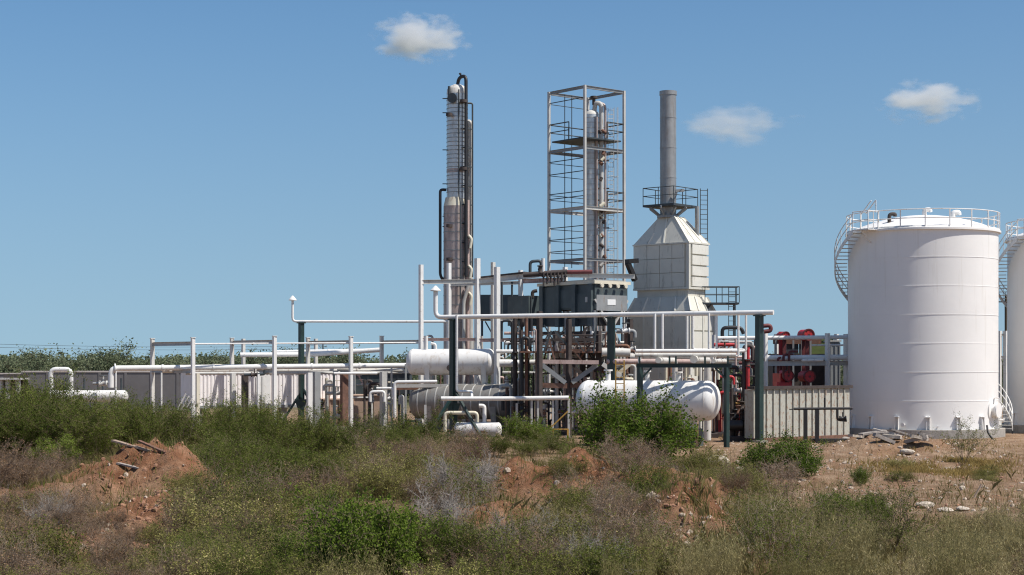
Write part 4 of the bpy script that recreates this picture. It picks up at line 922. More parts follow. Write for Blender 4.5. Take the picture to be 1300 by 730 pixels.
Yb = 108.5; t = thing('fan_box', 'dark equipment box between the grey fan box and the cooler', 'fan', V(X(672, Yb), Yb, 0))
part(t, 'casing', M['teal'], lambda b: b.box(P(672, 395, Yb + 1.2), 2.0, 2.2, 2.0, math.radians(40)))
for q in (-.8, 0, .8): part(t, 'casing_rib', M['rail'], lambda b: b.box(P(672, 395, Yb + 1.2) + V(q * .77 + .7 * -1.1 * -.0, q * .64, 0) + V(.64, -.77, 0) * 1.12, .1, .08, 1.9, math.radians(40)))
for q in (662, 682): part(t, 'leg', M['rail'], lambda b: b.bar(V(X(q, Yb), Yb + 1.2, 0), P(q, 414, Yb + 1.2), .16))
part(t, 'valve_stub', M['dark_rust'], lambda b: b.tube([P(676, 378, Yb), P(676, 370, Yb), P(682, 369, Yb)], .12, 8))
# ------------------------------------------------------------------ brown process structure in the middle
t = thing('process_frame', 'dark brown braced steel frame with pipes under the air cooler', 'frame', V(X(720, 99), 99, 0))
PF = [(685, 97, 395), (722, 98, 405), (740, 101, 420), (760, 99, 420), (775, 103, 420), (800, 104, 405), (705, 103, 420)]
for q, Yq, yt in PF: post(t, q, Yq, yt, 'dark_rust', .26, math.radians(40))
for (x0, y0, x1, y1, Yq, m_, w) in ((688, 463, 718, 486, 97.3, 'grey', .26), (758, 463, 726, 486, 97.8, 'grey', .26), (726, 463, 742, 478, 98.5, 'dark_rust', .22), (688, 489, 720, 490, 97.4, 'rust', .3), (724, 489, 760, 489, 98, 'rust', .3), (688, 459, 760, 460, 97.5, 'pink', .24), (735, 425, 755, 455, 100.5, 'rail', .12), (700, 420, 690, 448, 98, 'rail', .12), (704, 420, 722, 440, 98, 'rail', .12), (745, 415, 727, 450, 99, 'dark_rust', .12), (765, 462, 788, 478, 96, 'dirty_white', .26), (800, 462, 778, 480, 96, 'cream', .22), (685, 432, 760, 431, 99, 'dark_rust', .2)):
    part(t, 'brace', M[m_], lambda b: b.bar(P(x0, y0, Yq), P(x1, y1, Yq), w))
part(t, 'deck', M['rust'], lambda b: b.box(P(722, 447, 100), 6.0, 3.0, .1))
railing(t, [P(682, 446, 98.4), P(722, 446, 98.4), P(762, 446, 98.4)], 1.0, M['dark_rust'], step=.8)
rl = random.Random(21)
for k in range(30):
    x0 = rl.uniform(684, 762); x1 = x0 + rl.uniform(-22, 22); y0 = rl.uniform(412, 440); part(t, 'lattice_brace', M[rl.choice(['dark_rust', 'rail', 'black', 'rust'])], lambda b: b.bar(P(x0, y0, 98 + k * .15), P(x1, y0 + rl.uniform(12, 34), 98 + k * .15), rl.uniform(.06, .11)))
for k in range(10):
    x0 = rl.uniform(684, 740); y0 = rl.uniform(412, 456); part(t, 'lattice_beam', M[rl.choice(['dark_rust', 'light_grey', 'rust'])], lambda b: b.bar(P(x0, y0, 98.5 + k * .3), P(x0 + rl.uniform(20, 60), y0, 98.5 + k * .3), .1))
# horizontal process pipes in view across the middle
for i, (x0, x1, yy, Yq, r, m_, lb) in enumerate(((630, 672, 446, 103, .12, 'white', 'short white pipe stub right of the raised vessel'), (634, 664, 461, 102.5, .24, 'white', 'thick white pipe end right of the raised vessel'), (664, 812, 460, 102.8, .17, 'dirty_white', 'white pipe crossing behind the brown frame'),
        (640, 800, 435, 106, .14, 'white', 'white pipe under the blue grey cooler'), (560, 722, 506, 96.5, .13, 'white', 'low white pipe in front of the grey jacketed vessel'), (640, 760, 423, 107, .1, 'pink', 'pinkish pipe just under the cooler base'), (770, 905, 459, 94, .16, 'pink', 'pinkish beam pipe before the furnace foot'), (800, 905, 453, 95, .18, 'dirty_white', 'dirty white pipe along the furnace foot'), (638, 690, 473, 104, .09, 'light_grey', 'thin grey pipe right of the raised vessel'), (764, 800, 447, 98, .26, 'dirty_white', 'fat white pipe piece between cooler legs'))):
    pipe(lb, [P(x0, yy, Yq), P((x0 + x1) / 2, yy, Yq), P(x1, yy + (1 if i != 4 else -1), Yq)], r, M[m_])
for i, (q, yt, Yq) in enumerate(((675, 507, 96.6), (683, 507, 96.6), (702, 507, 96.6), (722, 506, 96.6), (540, 514, 96.6), (656, 512, 96.6))):
    tt = thing('pipe_support', 'thin grey support leg of the low white pipe', 'support', V(X(q, Yq), Yq, 0), 'legs of the low white pipe'); part(tt, 'leg', M['light_grey'], lambda b: b.bar(V(X(q, Yq), Yq, 0), P(q, yt, Yq), .13)); part(tt, 'foot', M['concrete'], lambda b: b.box(V(X(q, Yq), Yq, .04), .4, .4, .12))
pipe('white pipe bend stepping down right of the braced green post', [P(580, 400, 98.2), P(580, 497, 98.2), P(599, 497, 98.2), P(599, 506, 97)], .085, M['white'])
pipe('white pipe frame standing left of the grey jacketed vessel', [P(501, 530, 103), P(501, 485, 103), P(555, 484.5, 103)], .11, M['white'])
pipe('small white pipe loop before the peach block', [P(470, 510, 107), P(470, 497.5, 107), P(488, 497, 107), P(488, 510, 107)], .1, M['white'])
pipe('white pipe loop under the braced green post', [P(565, 548, 97.5), P(565, 524, 97.5), P(606, 524, 97.5), P(606, 540, 97.5)], .11, M['cream'])
pipe('thin white pipe between the rack post and stanchion', [P(424, 474, 106.5), P(479, 474, 107)], .08, M['white'])
pipe('white pipe elbow left of the peach block', [P(478, 493, 107.5), P(499, 493, 107.5), P(499, 505, 107.5)], .09, M['white'])
# vertical pipe bundle and clutter as skids
def skid(label, px0, px1, y0, y1, Yq, n, mats, seed, vert=.6, rmin=.05, rmax=.13, dep=3.0):
    r = random.Random(seed); t = thing('pipe_skid', label, 'skid', V(X((px0 + px1) / 2, Yq), Yq, 0))
    part(t, 'base_frame', M['dark_rust'], lambda b: b.box(V(X((px0 + px1) / 2, Yq), Yq + dep / 2, .12), X(px1, Yq) - X(px0, Yq), dep, .24))
    for k in range(n):
        m_ = M[r.choice(mats)]; rad = r.uniform(rmin, rmax); Yk = Yq + r.uniform(0, dep)
        if r.random() < vert:
            q = r.uniform(px0, px1); yt = y0 + (y1 - y0) * r.random() ** 2; q2 = q + r.choice((-1, 1)) * r.uniform(3, 14)
            pts = [V(X(q, Yk), Yk, .1), P(q, yt, Yk)] + ([P(q2, yt, Yk), P(q2, yt + r.uniform(4, 25), Yk)] if r.random() < .5 else [])
            part(t, 'pipe', m_, lambda b: b.tube(pts, rad, 8, bend=.2))
            if r.random() < .5: valve(t, P(q, r.uniform(yt + 4, y1 - 3), Yk), (0, 0, 1), M[r.choice(mats)], rad * 1.5)
        else:
            q = r.uniform(px0, px1 - 8); yy = r.uniform(y0 + 4, y1 - 4); q2 = min(px1, q + r.uniform(12, 40))
            part(t, 'pipe', m_, lambda b: b.tube([P(q, yy, Yk), P(q2, yy, Yk), P(q2, yy + r.uniform(6, 20), Yk)], rad, 8, bend=.2))
            if r.random() < .5: valve(t, P((q + q2) / 2, yy, Yk), (1, 0, 0), M[r.choice(mats)], rad * 1.6, M['rail'])
    return t
skid('bundle of dark upright pipes between the raised vessel and brown frame', 640, 672, 400, 540, 99, 18, ['dark_rust', 'rust', 'black', 'light_grey', 'dark_rust'], 1, .95, .07, .14)
skid('crowded brown and white piping inside the brown steel frame', 675, 770, 418, 540, 99.5, 46, ['dark_rust', 'rust', 'white', 'light_grey', 'black', 'pink'], 2, .5)
skid('grey and brown piping between cooler legs and furnace', 762, 806, 415, 500, 98.5, 22, ['dark_rust', 'light_grey', 'cream', 'rust', 'grey', 'white'], 3, .5)
skid('rusty piping below the grey jacketed vessel left end', 500, 545, 488, 540, 107.5, 7, ['light_grey', 'rust', 'dirty_white', 'dark_rust'], 5, .55)
skid('red and brown piping right of the furnace foot', 905, 968, 430, 545, 97, 44, ['rust', 'darkred', 'dark_rust', 'light_grey', 'red', 'black', 'pink'], 4, .5)
skid('thin pipes and valves before the furnace foot', 840, 912, 452, 530, 96, 22, ['light_grey', 'dirty_white', 'rust', 'cream', 'dark_rust'], 6, .6)
skid('light pipes behind the upper rack near the column foot', 545, 640, 425, 500, 112, 20, ['pink', 'light_grey', 'rust', 'dirty_white'], 8, .5)
skid('thin dark conduits and pipes deep inside the brown frame', 640, 790, 405, 540, 103, 44, ['dark_rust', 'black', 'rail', 'light_grey', 'rust', 'dirty_white'], 14, .6, .03, .08)
skid('low piping under the left rack by the peach blocks', 405, 500, 480, 540, 109, 20, ['light_grey', 'rust', 'cream', 'dark_rust', 'white'], 9, .55)
t = thing('dump_cart', 'small yellow low machine frame right of the green bush', 'frame', P(705, 553, 92))
for k in (0, 3): part(t, 'bar', M['yellow'], lambda b: b.bar(P(700 + k * 3, 545, 92 + k * .2), P(722, 545, 92 + k * .2), .08))
for q in (702, 721): part(t, 'leg', M['yellow'], lambda b: b.bar(P(q, 545, 92), V(X(q, 92), 92, 0), .1))
part(t, 'brace', M['yellow'], lambda b: b.bar(P(699, 543, 92), P(721, 522, 92), .07))

# ------------------------------------------------------------------ right rack with red engines
Yr = 104.0
t = thing('right_rack', 'white pipe rack between the furnace and the whole tank', 'rack', V(X(1010, Yr), Yr, 0))
for q, Yq, yt in ((971.5, 102, 422), (1050.5, 103, 423), (986, 110, 424), (1062, 110, 424), (1074, 104, 424), (907, 103, 425)): post(t, q, Yq, yt, 'white', .24)
for p0, p1, h in ((P(905, 462, 102), P(1050, 461, 103), .3), (P(1050, 461, 103), P(1082, 461, 104), .3)): part(t, 'beam', M['light_grey'], lambda b: b.hbeam(p0, p1, .2, h))
for i, (x0, x1, y0, y1, Yq, r, m_, lb) in enumerate(((905, 1085, 429.5, 428, 103.5, .13, 'white', 'top white pipe of the rack left of the tank'), (905, 1085, 455, 453.5, 103.2, .17, 'white', 'thick white pipe of the rack, at mid height left of the tank'), (1018, 1045, 457.5, 457, 102.4, .1, 'white', 'short white pipe piece below the thick rack pipe'), (1030, 1085, 438.5, 438, 105, .06, 'white', 'thin white pipe before the olive green vessel'))):
    pipe(lb, [P(x0, y0, Yq), P((x0 + x1) / 2, (y0 + y1) / 2, Yq), P(x1, y1, Yq)], r, M[m_])
def engine(label, px, py, Yq, rad, m, full=True):
    c = P(px, py, Yq); t = thing('fan_engine', label, 'engine', V(c.x, c.y, 0), 'red engines behind the container'); ax = V(.22, -.97, 0).normalized()
    part(t, 'drum', M[m], lambda b: b.lathe(c, ax, [(-1.1, 0), (-1.1, rad), (0, rad), (0, 0)], 28, sharp=(1, 2)))
    part(t, 'rim', M['darkred'], lambda b: b.lathe(c, ax, [(-.12, rad), (-.12, rad * 1.12), (.04, rad * 1.12), (.04, rad * .93), (0, rad * .93)], 28, sharp=(1, 2, 3)))
    part(t, 'hub', M['darkred'], lambda b: b.lathe(c, ax, [(0, rad * .2), (.05, rad * .2), (.05, 0)], 14, sharp=(1,)))
    for e in (.3, .9): part(t, 'leg', M['darkred'], lambda b: b.bar(c - ax * e - UP * rad * .8, V(c.x, c.y, 0) - ax * e, .22))
    for k in range(6): part(t, 'bolt', M['darkred'], lambda b: b.tube([c + (ax.cross(UP) * math.cos(k) + UP * math.sin(k * 1.047)) * rad * .75, c + (ax.cross(UP) * math.cos(k) + UP * math.sin(k * 1.047)) * rad * .75 + ax * .03], .03, 6))
    return t
engine('red round engine housing nearest the tank, under the thick rack pipe', 1028, 478, 102.5, .36, 'red')
engine('larger red disc wheel rising above the top rack pipe', 1027, 425, 106, .36, 'red')
engine('smaller red disc wheel above the top rack pipe', 998, 426, 107, .25, 'red')
t = engine('broad red engine block left of the round engine housing', 1001, 477, 103, .34, 'red')
c = P(997, 478, 103.2)
part(t, 'block', M['red'], lambda b: b.box(c + V(-.1, .6, -.2), .8, 1.1, .8, .3)); part(t, 'cowl', M['red'], lambda b: b.box(c + V(-.15, .0, -.55), 1.0, .5, .35, .2))
for k in range(3): part(t, 'pipe', M['darkred'], lambda b: b.tube([c + V(-.5 + k * .35, -.2, .2), c + V(-.5 + k * .35, -.2, 1.2 + .2 * k), c + V(.2 + k * .3, .2, 1.2 + .2 * k)], .08, 8))
t = thing('machine_house', 'dark red machine frame behind the right rack', 'machine', V(X(1010, 108), 108, 0))
part(t, 'body', M['dark_rust'], lambda b: b.box(P(1012, 470, 109.5), 3.6, 2, 2.2)); part(t, 'panel', M['red'], lambda b: b.box(P(992, 440, 107.7), .35, .2, 2.0)); part(t, 'panel', M['rust'], lambda b: b.box(P(1012, 432, 107.9), 3.2, .2, .5))
part(t, 'window', M['rail'], lambda b: b.box(P(1006, 441, 107.95), .8, .1, .9)); part(t, 'window', M['rail'], lambda b: b.box(P(1022, 441, 107.95), .8, .1, .9))
for k in range(5): part(t, 'strut', M['grey'], lambda b: b.bar(P(985 + k * 11, 490, 107.5), P(985 + k * 11, 432, 107.5), .12))
Yv = 110; t = thing('olive_vessel', 'olive green box tank behind the right rack', 'tank', V(X(1040, Yv), Yv, 0)); part(t, 'body', M['lamp_green'], lambda b: b.box(P(1040, 462, Yv + 1), 1.5, 1.8, 3.1)); part(t, 'lid', M['lamp_green'], lambda b: b.box(P(1040, 432, Yv + 1), 1.6, 1.9, .1)); part(t, 'band', M['lamp_green'], lambda b: b.box(P(1040, 452, Yv + .08), 1.52, .08, .1))
t = building('grey ribbed metal box left of the tank', 1055, 1066, 434, 545, 107, 2, 'grey', 'light_grey', 'metal_box', 'box')
pipe('black pipe loop rising above the right rack', [P(917, 430, 104), P(917, 416, 104), P(941, 416, 104), P(944, 424, 104)], .12, M['black'])
pipe('red black exhaust pipe beside the end of the header', [P(966, 414, 101), P(978, 413, 101), P(979, 420, 101), P(970, 421, 101)], .13, M['darkred'])
t = thing('valve_station', 'dark valve station standing left of the beige container', 'valve', V(X(940, 92), 92, 0))
for k in range(7):
    q = 929 + k * 4.2; m_ = ['dark_rust', 'black', 'rust'][k % 3]
    part(t, 'riser', M[m_], lambda b: b.tube([V(X(q, 92), 92 + (k % 3) * .5, 0), P(q, 494 + (k * 7) % 23, 92)], .1, 8)); valve(t, P(q, 530 - (k * 5) % 18, 92), (0, 0, 1), M[m_], .2)
part(t, 'cross_pipe', M['yellow'], lambda b: b.tube([P(934, 512, 92), P(953, 512, 92)], .07, 8)); part(t, 'base', M['dark_rust'], lambda b: b.box(V(X(940, 92), 92.5, .12), 1.6, 2, .3))
part(t, 'pump', M['black'], lambda b: b.lathe(P(933, 540, 91.5), V(1, 0, 0), [(-.5, 0), (-.5, .3), (.4, .3), (.5, .15), (.7, .15), (.7, 0)], 16, sharp=(1, 2)))
# beige ribbed container wall
Yc = 92.0; t = thing('ribbed_container', 'rust stained beige ribbed metal container left of the tank', 'container', V(X(1015, Yc), Yc, 0))
C0 = V(X(956, 90.5), 90.5, 0); C1 = V(X(1079, 95.5), 95.5, 0); cd = (C1 - C0).normalized(); cn = V(-cd.y, cd.x, 0); Lk = (C1 - C0).length; z1 = Z(494, 91); n = 15; w = Lk / n; ca = math.atan2(cd.y, cd.x); Cm = (C0 + C1) / 2
for k in range(n):
    part(t, 'wall_panel', M['container'], lambda b: b.box(C0 + cd * (k + .5) * w + cn * .05 + UP * (z1 / 2 + .1), w - .05, .08, z1 - .2, ca))
    part(t, 'rib', M['container'], lambda b: b.box(C0 + cd * k * w + UP * (z1 / 2 + .1), .07, .16, z1 - .14, ca))
part(t, 'body', M['container'], lambda b: b.box(Cm + cn * .4 + UP * (z1 / 2 + .1), Lk - .1, .6, z1 - .25, ca))
part(t, 'top_rail', M['dark_rust'], lambda b: b.box(Cm + cn * .1 + UP * (z1 + .08), Lk + .2, .5, .16, ca))
part(t, 'skid_rail', M['rust'], lambda b: b.box(Cm - cn * .05 + UP * .12, Lk + .3, .3, .22, ca))
Yp = 89.0; t = thing('pipe_stand', 'black low pipe on stand legs before the beige container', 'pipe', V(X(1040, Yp), Yp, 0))
part(t, 'run', M['black'], lambda b: b.tube([P(1008, 519, Yp), P(1082, 518.5, Yp)], .07, 8)); part(t, 'thin_run', M['black'], lambda b: b.tube([P(1002, 520, Yp), P(1010, 519, Yp)], .03, 6))
for q in (1022.5, 1037): part(t, 'leg', M['black'], lambda b: b.bar(V(X(q, Yp), Yp, 0), P(q, 520, Yp), .2)); 
part(t, 'vent_stub', M['black'], lambda b: b.tube([P(1047, 519, Yp), P(1047, 505, Yp)], .05, 6)); part(t, 'drop_leg', M['black'], lambda b: b.tube([P(1063, 519, Yp), P(1063, 533, Yp), P(1075, 534, Yp)], .07, 8)); valve(t, P(1070, 531, Yp), (1, 0, 0), M['black'], .14)
part(t, 'ground_shadow', M['black'], lambda b: b.box(V(X(1056, Yp), Yp + .5, .1), 2.1, .9, .3))  # low black box stands in for the shadow on the ground here
# between the tanks
t = thing('right_rack', 'white rack frame seen between the two tanks', 'rack', V(X(1276, 112), 112, 0))
for q in (1269, 1276.5): post(t, q, 112, 420, 'white', .24)
part(t, 'beam', M['white'], lambda b: b.hbeam(P(1268, 454, 112), P(1292, 454, 112), .2, .24)); part(t, 'beam', M['white'], lambda b: b.hbeam(P(1268, 425, 112), P(1292, 425, 112), .14, .16)); part(t, 'beam', M['light_grey'], lambda b: b.hbeam(P(1268, 462, 112.5), P(1292, 462, 112.5), .14, .16))
# utility poles and wires
def pole(px, Y, yt, label):
    p = V(X(px, Y), Y, 0); z1 = Z(yt, Y); t = thing('utility_pole', label, 'pole', p)
    part(t, 'shaft', M['bark'], lambda b: b.tube([p, p + UP * z1], .16, 8)); part(t, 'cross_arm', M['bark'], lambda b: b.bar(p + V(-1.1, 0, z1 - .9), p + V(1.1, 0, z1 - .9), .14))
    for s in (-1, 0, 1): part(t, 'insulator', M['grey'], lambda b: b.tube([p + V(s * .95, 0, z1 - .85 if s else z1), p + V(s * .95, 0, (z1 - .85 if s else z1) + .35)], .06, 6))
    return p + UP * (z1 - .5)
pa = pole(1277, 200, 374, 'wooden utility pole with crossarm between the two tanks')
pb = pole(-160, 330, 428, 'wooden utility pole far off at the left')
pc_ = pole(410, 420, 436, 'slim far utility pole behind the left rack')
for i, dz in enumerate((0, .7)):
    m = []
    for k in range(25): u = k / 24; q = pb.lerp(pc_, u); m.append(q - UP * (4 * .9 * u * (1 - u) + dz))
    o = MB(); o.tube(m, .035, 4, bend=.01); o = o.build('power_line', M['wire'], None, m[0]); tag(o, ['upper', 'lower'][i] + ' thin power line over the far trees at left', 'wire')
# far white sheds on the skyline
# ------------------------------------------------------------------ clouds
def cloud(px, py, w, h, label, seed, dens):
    D = 3000.0; c = P(px, py, D); k = D / F
    import bmesh
    bm = bmesh.new(); bmesh.ops.create_icosphere(bm, subdivisions=3, radius=1.0); me = bpy.data.meshes.new('cloud'); bm.to_mesh(me); bm.free()
    o = bpy.data.objects.new('cloud', me); COL.objects.link(o); o.location = c; o.scale = (w * k / 2, w * k / 3, h * k / 2)
    m = bpy.data.materials.new('cloud_vapour'); m.use_nodes = True; N = m.node_tree.nodes; L = m.node_tree.links; N.clear()
    out = N.new('ShaderNodeOutputMaterial'); pv = N.new('ShaderNodeVolumePrincipled'); pv.inputs['Color'].default_value = (.97, .97, .97, 1); pv.inputs['Anisotropy'].default_value = .3
    tc = N.new('ShaderNodeTexCoord'); ln = N.new('ShaderNodeVectorMath'); ln.operation = 'LENGTH'; L.new(tc.outputs['Object'], ln.inputs[0])
    no = N.new('ShaderNodeTexNoise'); no.noise_dimensions = '4D'; no.inputs['W'].default_value = seed; no.inputs['Scale'].default_value = 2.4; no.inputs['Detail'].default_value = 9; no.inputs['Roughness'].default_value = .6
    L.new(tc.outputs['Object'], no.inputs['Vector'])
    a = N.new('ShaderNodeMath'); a.operation = 'MULTIPLY_ADD'; a.inputs[1].default_value = -.8; L.new(ln.outputs['Value'], a.inputs[0])
    b = N.new('ShaderNodeMath'); b.operation = 'MULTIPLY_ADD'; b.inputs[1].default_value = 2.0; b.inputs[2].default_value = -.48; L.new(no.outputs['Fac'], b.inputs[0]); L.new(b.outputs[0], a.inputs[2])
    mr = N.new('ShaderNodeMapRange'); mr.inputs['From Min'].default_value = 0; mr.inputs['From Max'].default_value = .35; mr.inputs['To Max'].default_value = dens; L.new(a.outputs[0], mr.inputs['Value'])
    L.new(mr.outputs[0], pv.inputs['Density']); L.new(pv.outputs[0], out.inputs['Volume']); me.materials.append(m)
    return tag(o, label, 'cloud')
cloud(532, 49, 150, 78, 'small bright white cloud above the banded column', 1.3, .055)
cloud(936, 158, 180, 66, 'faint wide cloud right of the exhaust stack', 4.1, .015)
cloud(1176, 129, 150, 68, 'small white cloud above the whole storage tank', 8.6, .034)
# ------------------------------------------------------------------ vegetation
def unit(v): return v / np.maximum(np.linalg.norm(v, axis=-1, keepdims=True), 1e-9)
def seg_mesh(name, segs, m):
    s = np.array(segs, float); p0 = s[:, 0:3]; p1 = s[:, 3:6]; r0 = s[:, 6:7]; r1 = s[:, 7:8]
    d = unit(p1 - p0); ref = np.where(np.abs(d[:, 2:3]) < .9, np.array([[0, 0, 1.]]), np.array([[1., 0, 0]]))
    a = unit(np.cross(d, ref)); b = np.cross(d, a); vs = []
    for p, r in ((p0, r0), (p1, r1)):
        for k in range(3):
            t = 2 * math.pi * k / 3; vs.append(p + (a * math.cos(t) + b * math.sin(t)) * r)
    co = np.stack(vs, 1).reshape(-1, 3); n = len(s); base = np.arange(n)[:, None] * 6
    f = np.concatenate([base + np.array([[k, (k+1) % 3, 3 + (k+1) % 3, 3 + k]]) for k in range(3)], 0)
    me = bpy.data.meshes.new(name); fast_mesh(me, co, f, 4); me.materials.append(m); return me
def leaf_mesh(name, pts, size, asp, rng, m, up=.3, droop=0.0):
    n = len(pts); d = rng.normal(size=(n, 3)); d[:, 2] = d[:, 2] * .7 + up; d = unit(d)
    q = unit(np.cross(d, rng.normal(size=(n, 3)))); L = size * rng.uniform(.6, 1.35, (n, 1)); w = L * asp
    c = pts
    co = np.stack([c - d * L * .5, c + q * w * .5 - d * L*.05, c + d * L * .5, c - q * w * .5 - d * L*.05], 1).reshape(-1, 3)
    me = bpy.data.meshes.new(name); fast_mesh(me, co, np.arange(n * 4).reshape(-1, 4), 4, False); me.materials.append(m); return me
def grow(rng, stems, Ht, spread, r0, levels, kids, curve=.25, lenf=.5, lean=1.0, base_r=.12):
    segs = []; tips = []
    def branch(p, d, L, r, lev):
        n = 5 if lev == 0 else (4 if lev == 1 else 3); pts = [p]
        for i in range(n):
            d = unit(d + rng.normal(size=3) * curve * (.6 if lev == 0 else 1) + np.array([0, 0, .05]))
            q = pts[-1] + d * L / n
            ra = r * (1 - .75 * i / n); rb = r * (1 - .75 * (i + 1) / n)
            segs.append((*pts[-1], *q, ra, rb)); pts.append(q)
            if lev < levels and i >= (1 if lev == 0 else 0):
                for _ in range(kids[lev]):
                    e = unit(d + rng.normal(size=3) * .75)
                    branch(q, e, L * lenf * rng.uniform(.6, 1.2), r * .5, lev + 1)
            if lev >= levels - 1: tips.append((pts[-2], q))
    for s in range(stems):
        a = rng.uniform(0, 2*math.pi); sp = spread * math.sqrt(rng.uniform(0.02, 1)) * lean
        d = unit(np.array([math.cos(a) * sp, math.sin(a) * sp, 1.0]))
        b = np.array([math.cos(a), math.sin(a), 0]) * base_r * rng.uniform(.2, 1.2)
        branch(b, d, Ht * rng.uniform(.65, 1.05), r0 * rng.uniform(.7, 1.2), 0)
    return segs, tips
def leaves_on(rng, tips, n, jit):
    t = np.array([(*a, *b) for a, b in tips]); i = rng.randint(0, len(t), n); u = rng.uniform(0, 1, (n, 1))
    p = t[i, :3] * (1 - u) + t[i, 3:] * u + rng.normal(size=(n, 3)) * jit
    p[:, 2] = np.abs(p[:, 2]); return p
PROTO = {}
def proto(kind_, seed):
    """returns list of (part name, mesh) for one shrub about its own base"""
    key = (kind_, seed)
    if key in PROTO: return PROTO[key]
    rng = np.random.RandomState(seed * 13 + len(kind_)); out = []
    if kind_ == 'leafy':       # dense bright green bush
        s, t = grow(rng, 13, 1.5, 1.15, .022, 2, (2, 3), .22, .5)
        out = [('stems', seg_mesh('stems', s, M['twig'])), ('foliage', leaf_mesh('foliage', leaves_on(rng, t, 13000, .07), .075, .5, rng, M['leaf_bright']))]
    elif kind_ == 'dense':     # dense rounded green bush
        s, t = grow(rng, 26, 1.35, 1.3, .02, 2, (2, 3), .24, .5, base_r=.45)
        out = [('stems', seg_mesh('stems', s, M['twig'])), ('foliage', leaf_mesh('foliage', leaves_on(rng, t, 30000, .08), .075, .5, rng, M['leaf_bright']))]
    elif kind_ == 'dark':      # dark olive feathery brush, upright
        s, t = grow(rng, 26, 1.9, .62, .014, 2, (2, 3), .16, .42, base_r=.5)
        out = [('stems', seg_mesh('stems', s, M['stem'])), ('foliage', leaf_mesh('foliage', leaves_on(rng, t, 13000, .05), .085, .26, rng, M['leaf_dark'], up=.8))]
    elif kind_ == 'olive':     # grey olive low scrub
        s, t = grow(rng, 22, .9, 1.15, .012, 2, (2, 3), .3, .5, base_r=.4)
        out = [('stems', seg_mesh('stems', s, M['stem'])), ('foliage', leaf_mesh('foliage', leaves_on(rng, t, 6000, .05), .058, .4, rng, M['leaf_olive'], up=.5))]
    elif kind_ == 'dry':       # brown dead brush
        s, t = grow(rng, 24, .95, 1.1, .013, 2, (2, 3), .33, .5, base_r=.35)
        out = [('stems', seg_mesh('stems', s, M['twig'])), ('foliage', leaf_mesh('foliage', leaves_on(rng, t, 2600, .05), .045, .4, rng, M['leaf_dry']))]
    elif kind_ == 'pale':      # pale leafless dead branches
        s, t = grow(rng, 16, 1.1, 1.3, .016, 2, (3, 3), .35, .5, base_r=.3)
        out = [('stems', seg_mesh('stems', s, M['twig_pale']))]
    elif kind_ == 'sparse':    # thin sapling
        s, t = grow(rng, 9, 1.7, .75, .013, 2, (2, 2), .15, .4)
        out = [('stems', seg_mesh('stems', s, M['twig'])), ('foliage', leaf_mesh('foliage', leaves_on(rng, t, 2200, .05), .06, .35, rng, M['leaf_dark'], up=.6))]
    elif kind_ == 'weed':      # tall thin grassy weed
        s, t = grow(rng, 60, .95, .55, .006, 1, (2,), .14, .4, base_r=.55)
        out = [('stems', seg_mesh('stems', s, M['leaf_weed'])), ('foliage', leaf_mesh('foliage', leaves_on(rng, t, 3600, .03), .07, .16, rng, M['leaf_weed'], up=1.1))]
    elif kind_ == 'tree':      # far mesquite
        s, t = grow(rng, 7, 4.6, .95, .10, 2, (2, 3), .2, .5, base_r=.4)
        cr = leaves_on(rng, t, 9000, .38)
        out = [('trunk', seg_mesh('trunk', s, M['bark'])), ('crown', leaf_mesh('crown', cr, .26, .55, rng, M['leaf_far']))]
    PROTO[key] = out
    return out
SHRUB = {
 'dense': ('green_bush', 'bush', 'dense rounded green bush in the scrub', 'dense rounded green bushes'),
 'leafy': ('green_bush', 'bush', 'bright green leafy bush in the scrub before the plant', 'bright green leafy bushes in the scrub'),
 'dark': ('mesquite_shrub', 'shrub', 'dark olive feathery upright shrub in the dense scrub band', 'dark feathery shrubs in the scrub band'),
 'olive': ('scrub_bush', 'bush', 'low grey olive scrub bush on the dry foreground', 'low grey olive scrub bushes'),
 'dry': ('dead_brush', 'brush', 'brown dead brush clump with bare twigs on the earth', 'brown dead brush clumps'),
 'pale': ('dead_bush', 'bush', 'pale grey leafless dead bush with tangled branches', 'pale leafless dead bushes'),
 'sparse': ('sapling', 'shrub', 'thin sparse sapling shrub standing in the scrub', 'thin sparse saplings'),
 'weed': ('weed_clump', 'weed', 'tall thin grassy weed clump with grey green stalks', 'tall grassy weed clumps'),
 'tree': ('mesquite_tree', 'tree', 'low grey green mesquite tree in the far tree line', 'mesquite trees in the far tree line'),
}
def plant(kind_, x, y, sc, seed=0, label=None, scz=None, sink=.04, rz=None, group=True):
    nm, cat, lab, grp = SHRUB[kind_]
    r = bpy.data.objects.new(nm, None); COL.objects.link(r); r.empty_display_size = .2
    r.location = (x, y, H(x, y) - sink); r.rotation_euler = (0, 0, rnd.uniform(0, 6.28) if rz is None else rz)
    r.scale = (sc, sc, scz if scz else sc)
    tag(r, label or lab, cat, grp if (label is None) else None)
    for pn, me in proto(kind_, seed):
        o = bpy.data.objects.new(pn, me); COL.objects.link(o); o.parent = r
    return r
def at_px(px, py):
    Y = GY(py)
    for _ in range(6):
        z = H(X(px, Y), Y); Y = (CAMZ - z) * F / (py - HZ)
    return X(px, Y), Y
def plant_px(kind_, px, py, wpx, hpx, seed=0, label=None):
    """base of the shrub shows at (px, py) in the photo; wpx, hpx its size there"""
    x, y = at_px(px, py); k = F / y
    w0, h0 = {'leafy': (2.7, 1.75), 'dense': (3.0, 1.7), 'dark': (2.3, 2.25), 'olive': (1.9, 1.0), 'dry': (2.1, 1.05), 'pale': (2.4, 1.2), 'sparse': (2.0, 1.95), 'weed': (2.0, 1.15), 'tree': (6.5, 6.0)}[kind_]
    return plant(kind_, x, y, wpx / k / w0, seed, label, hpx / k / h0)
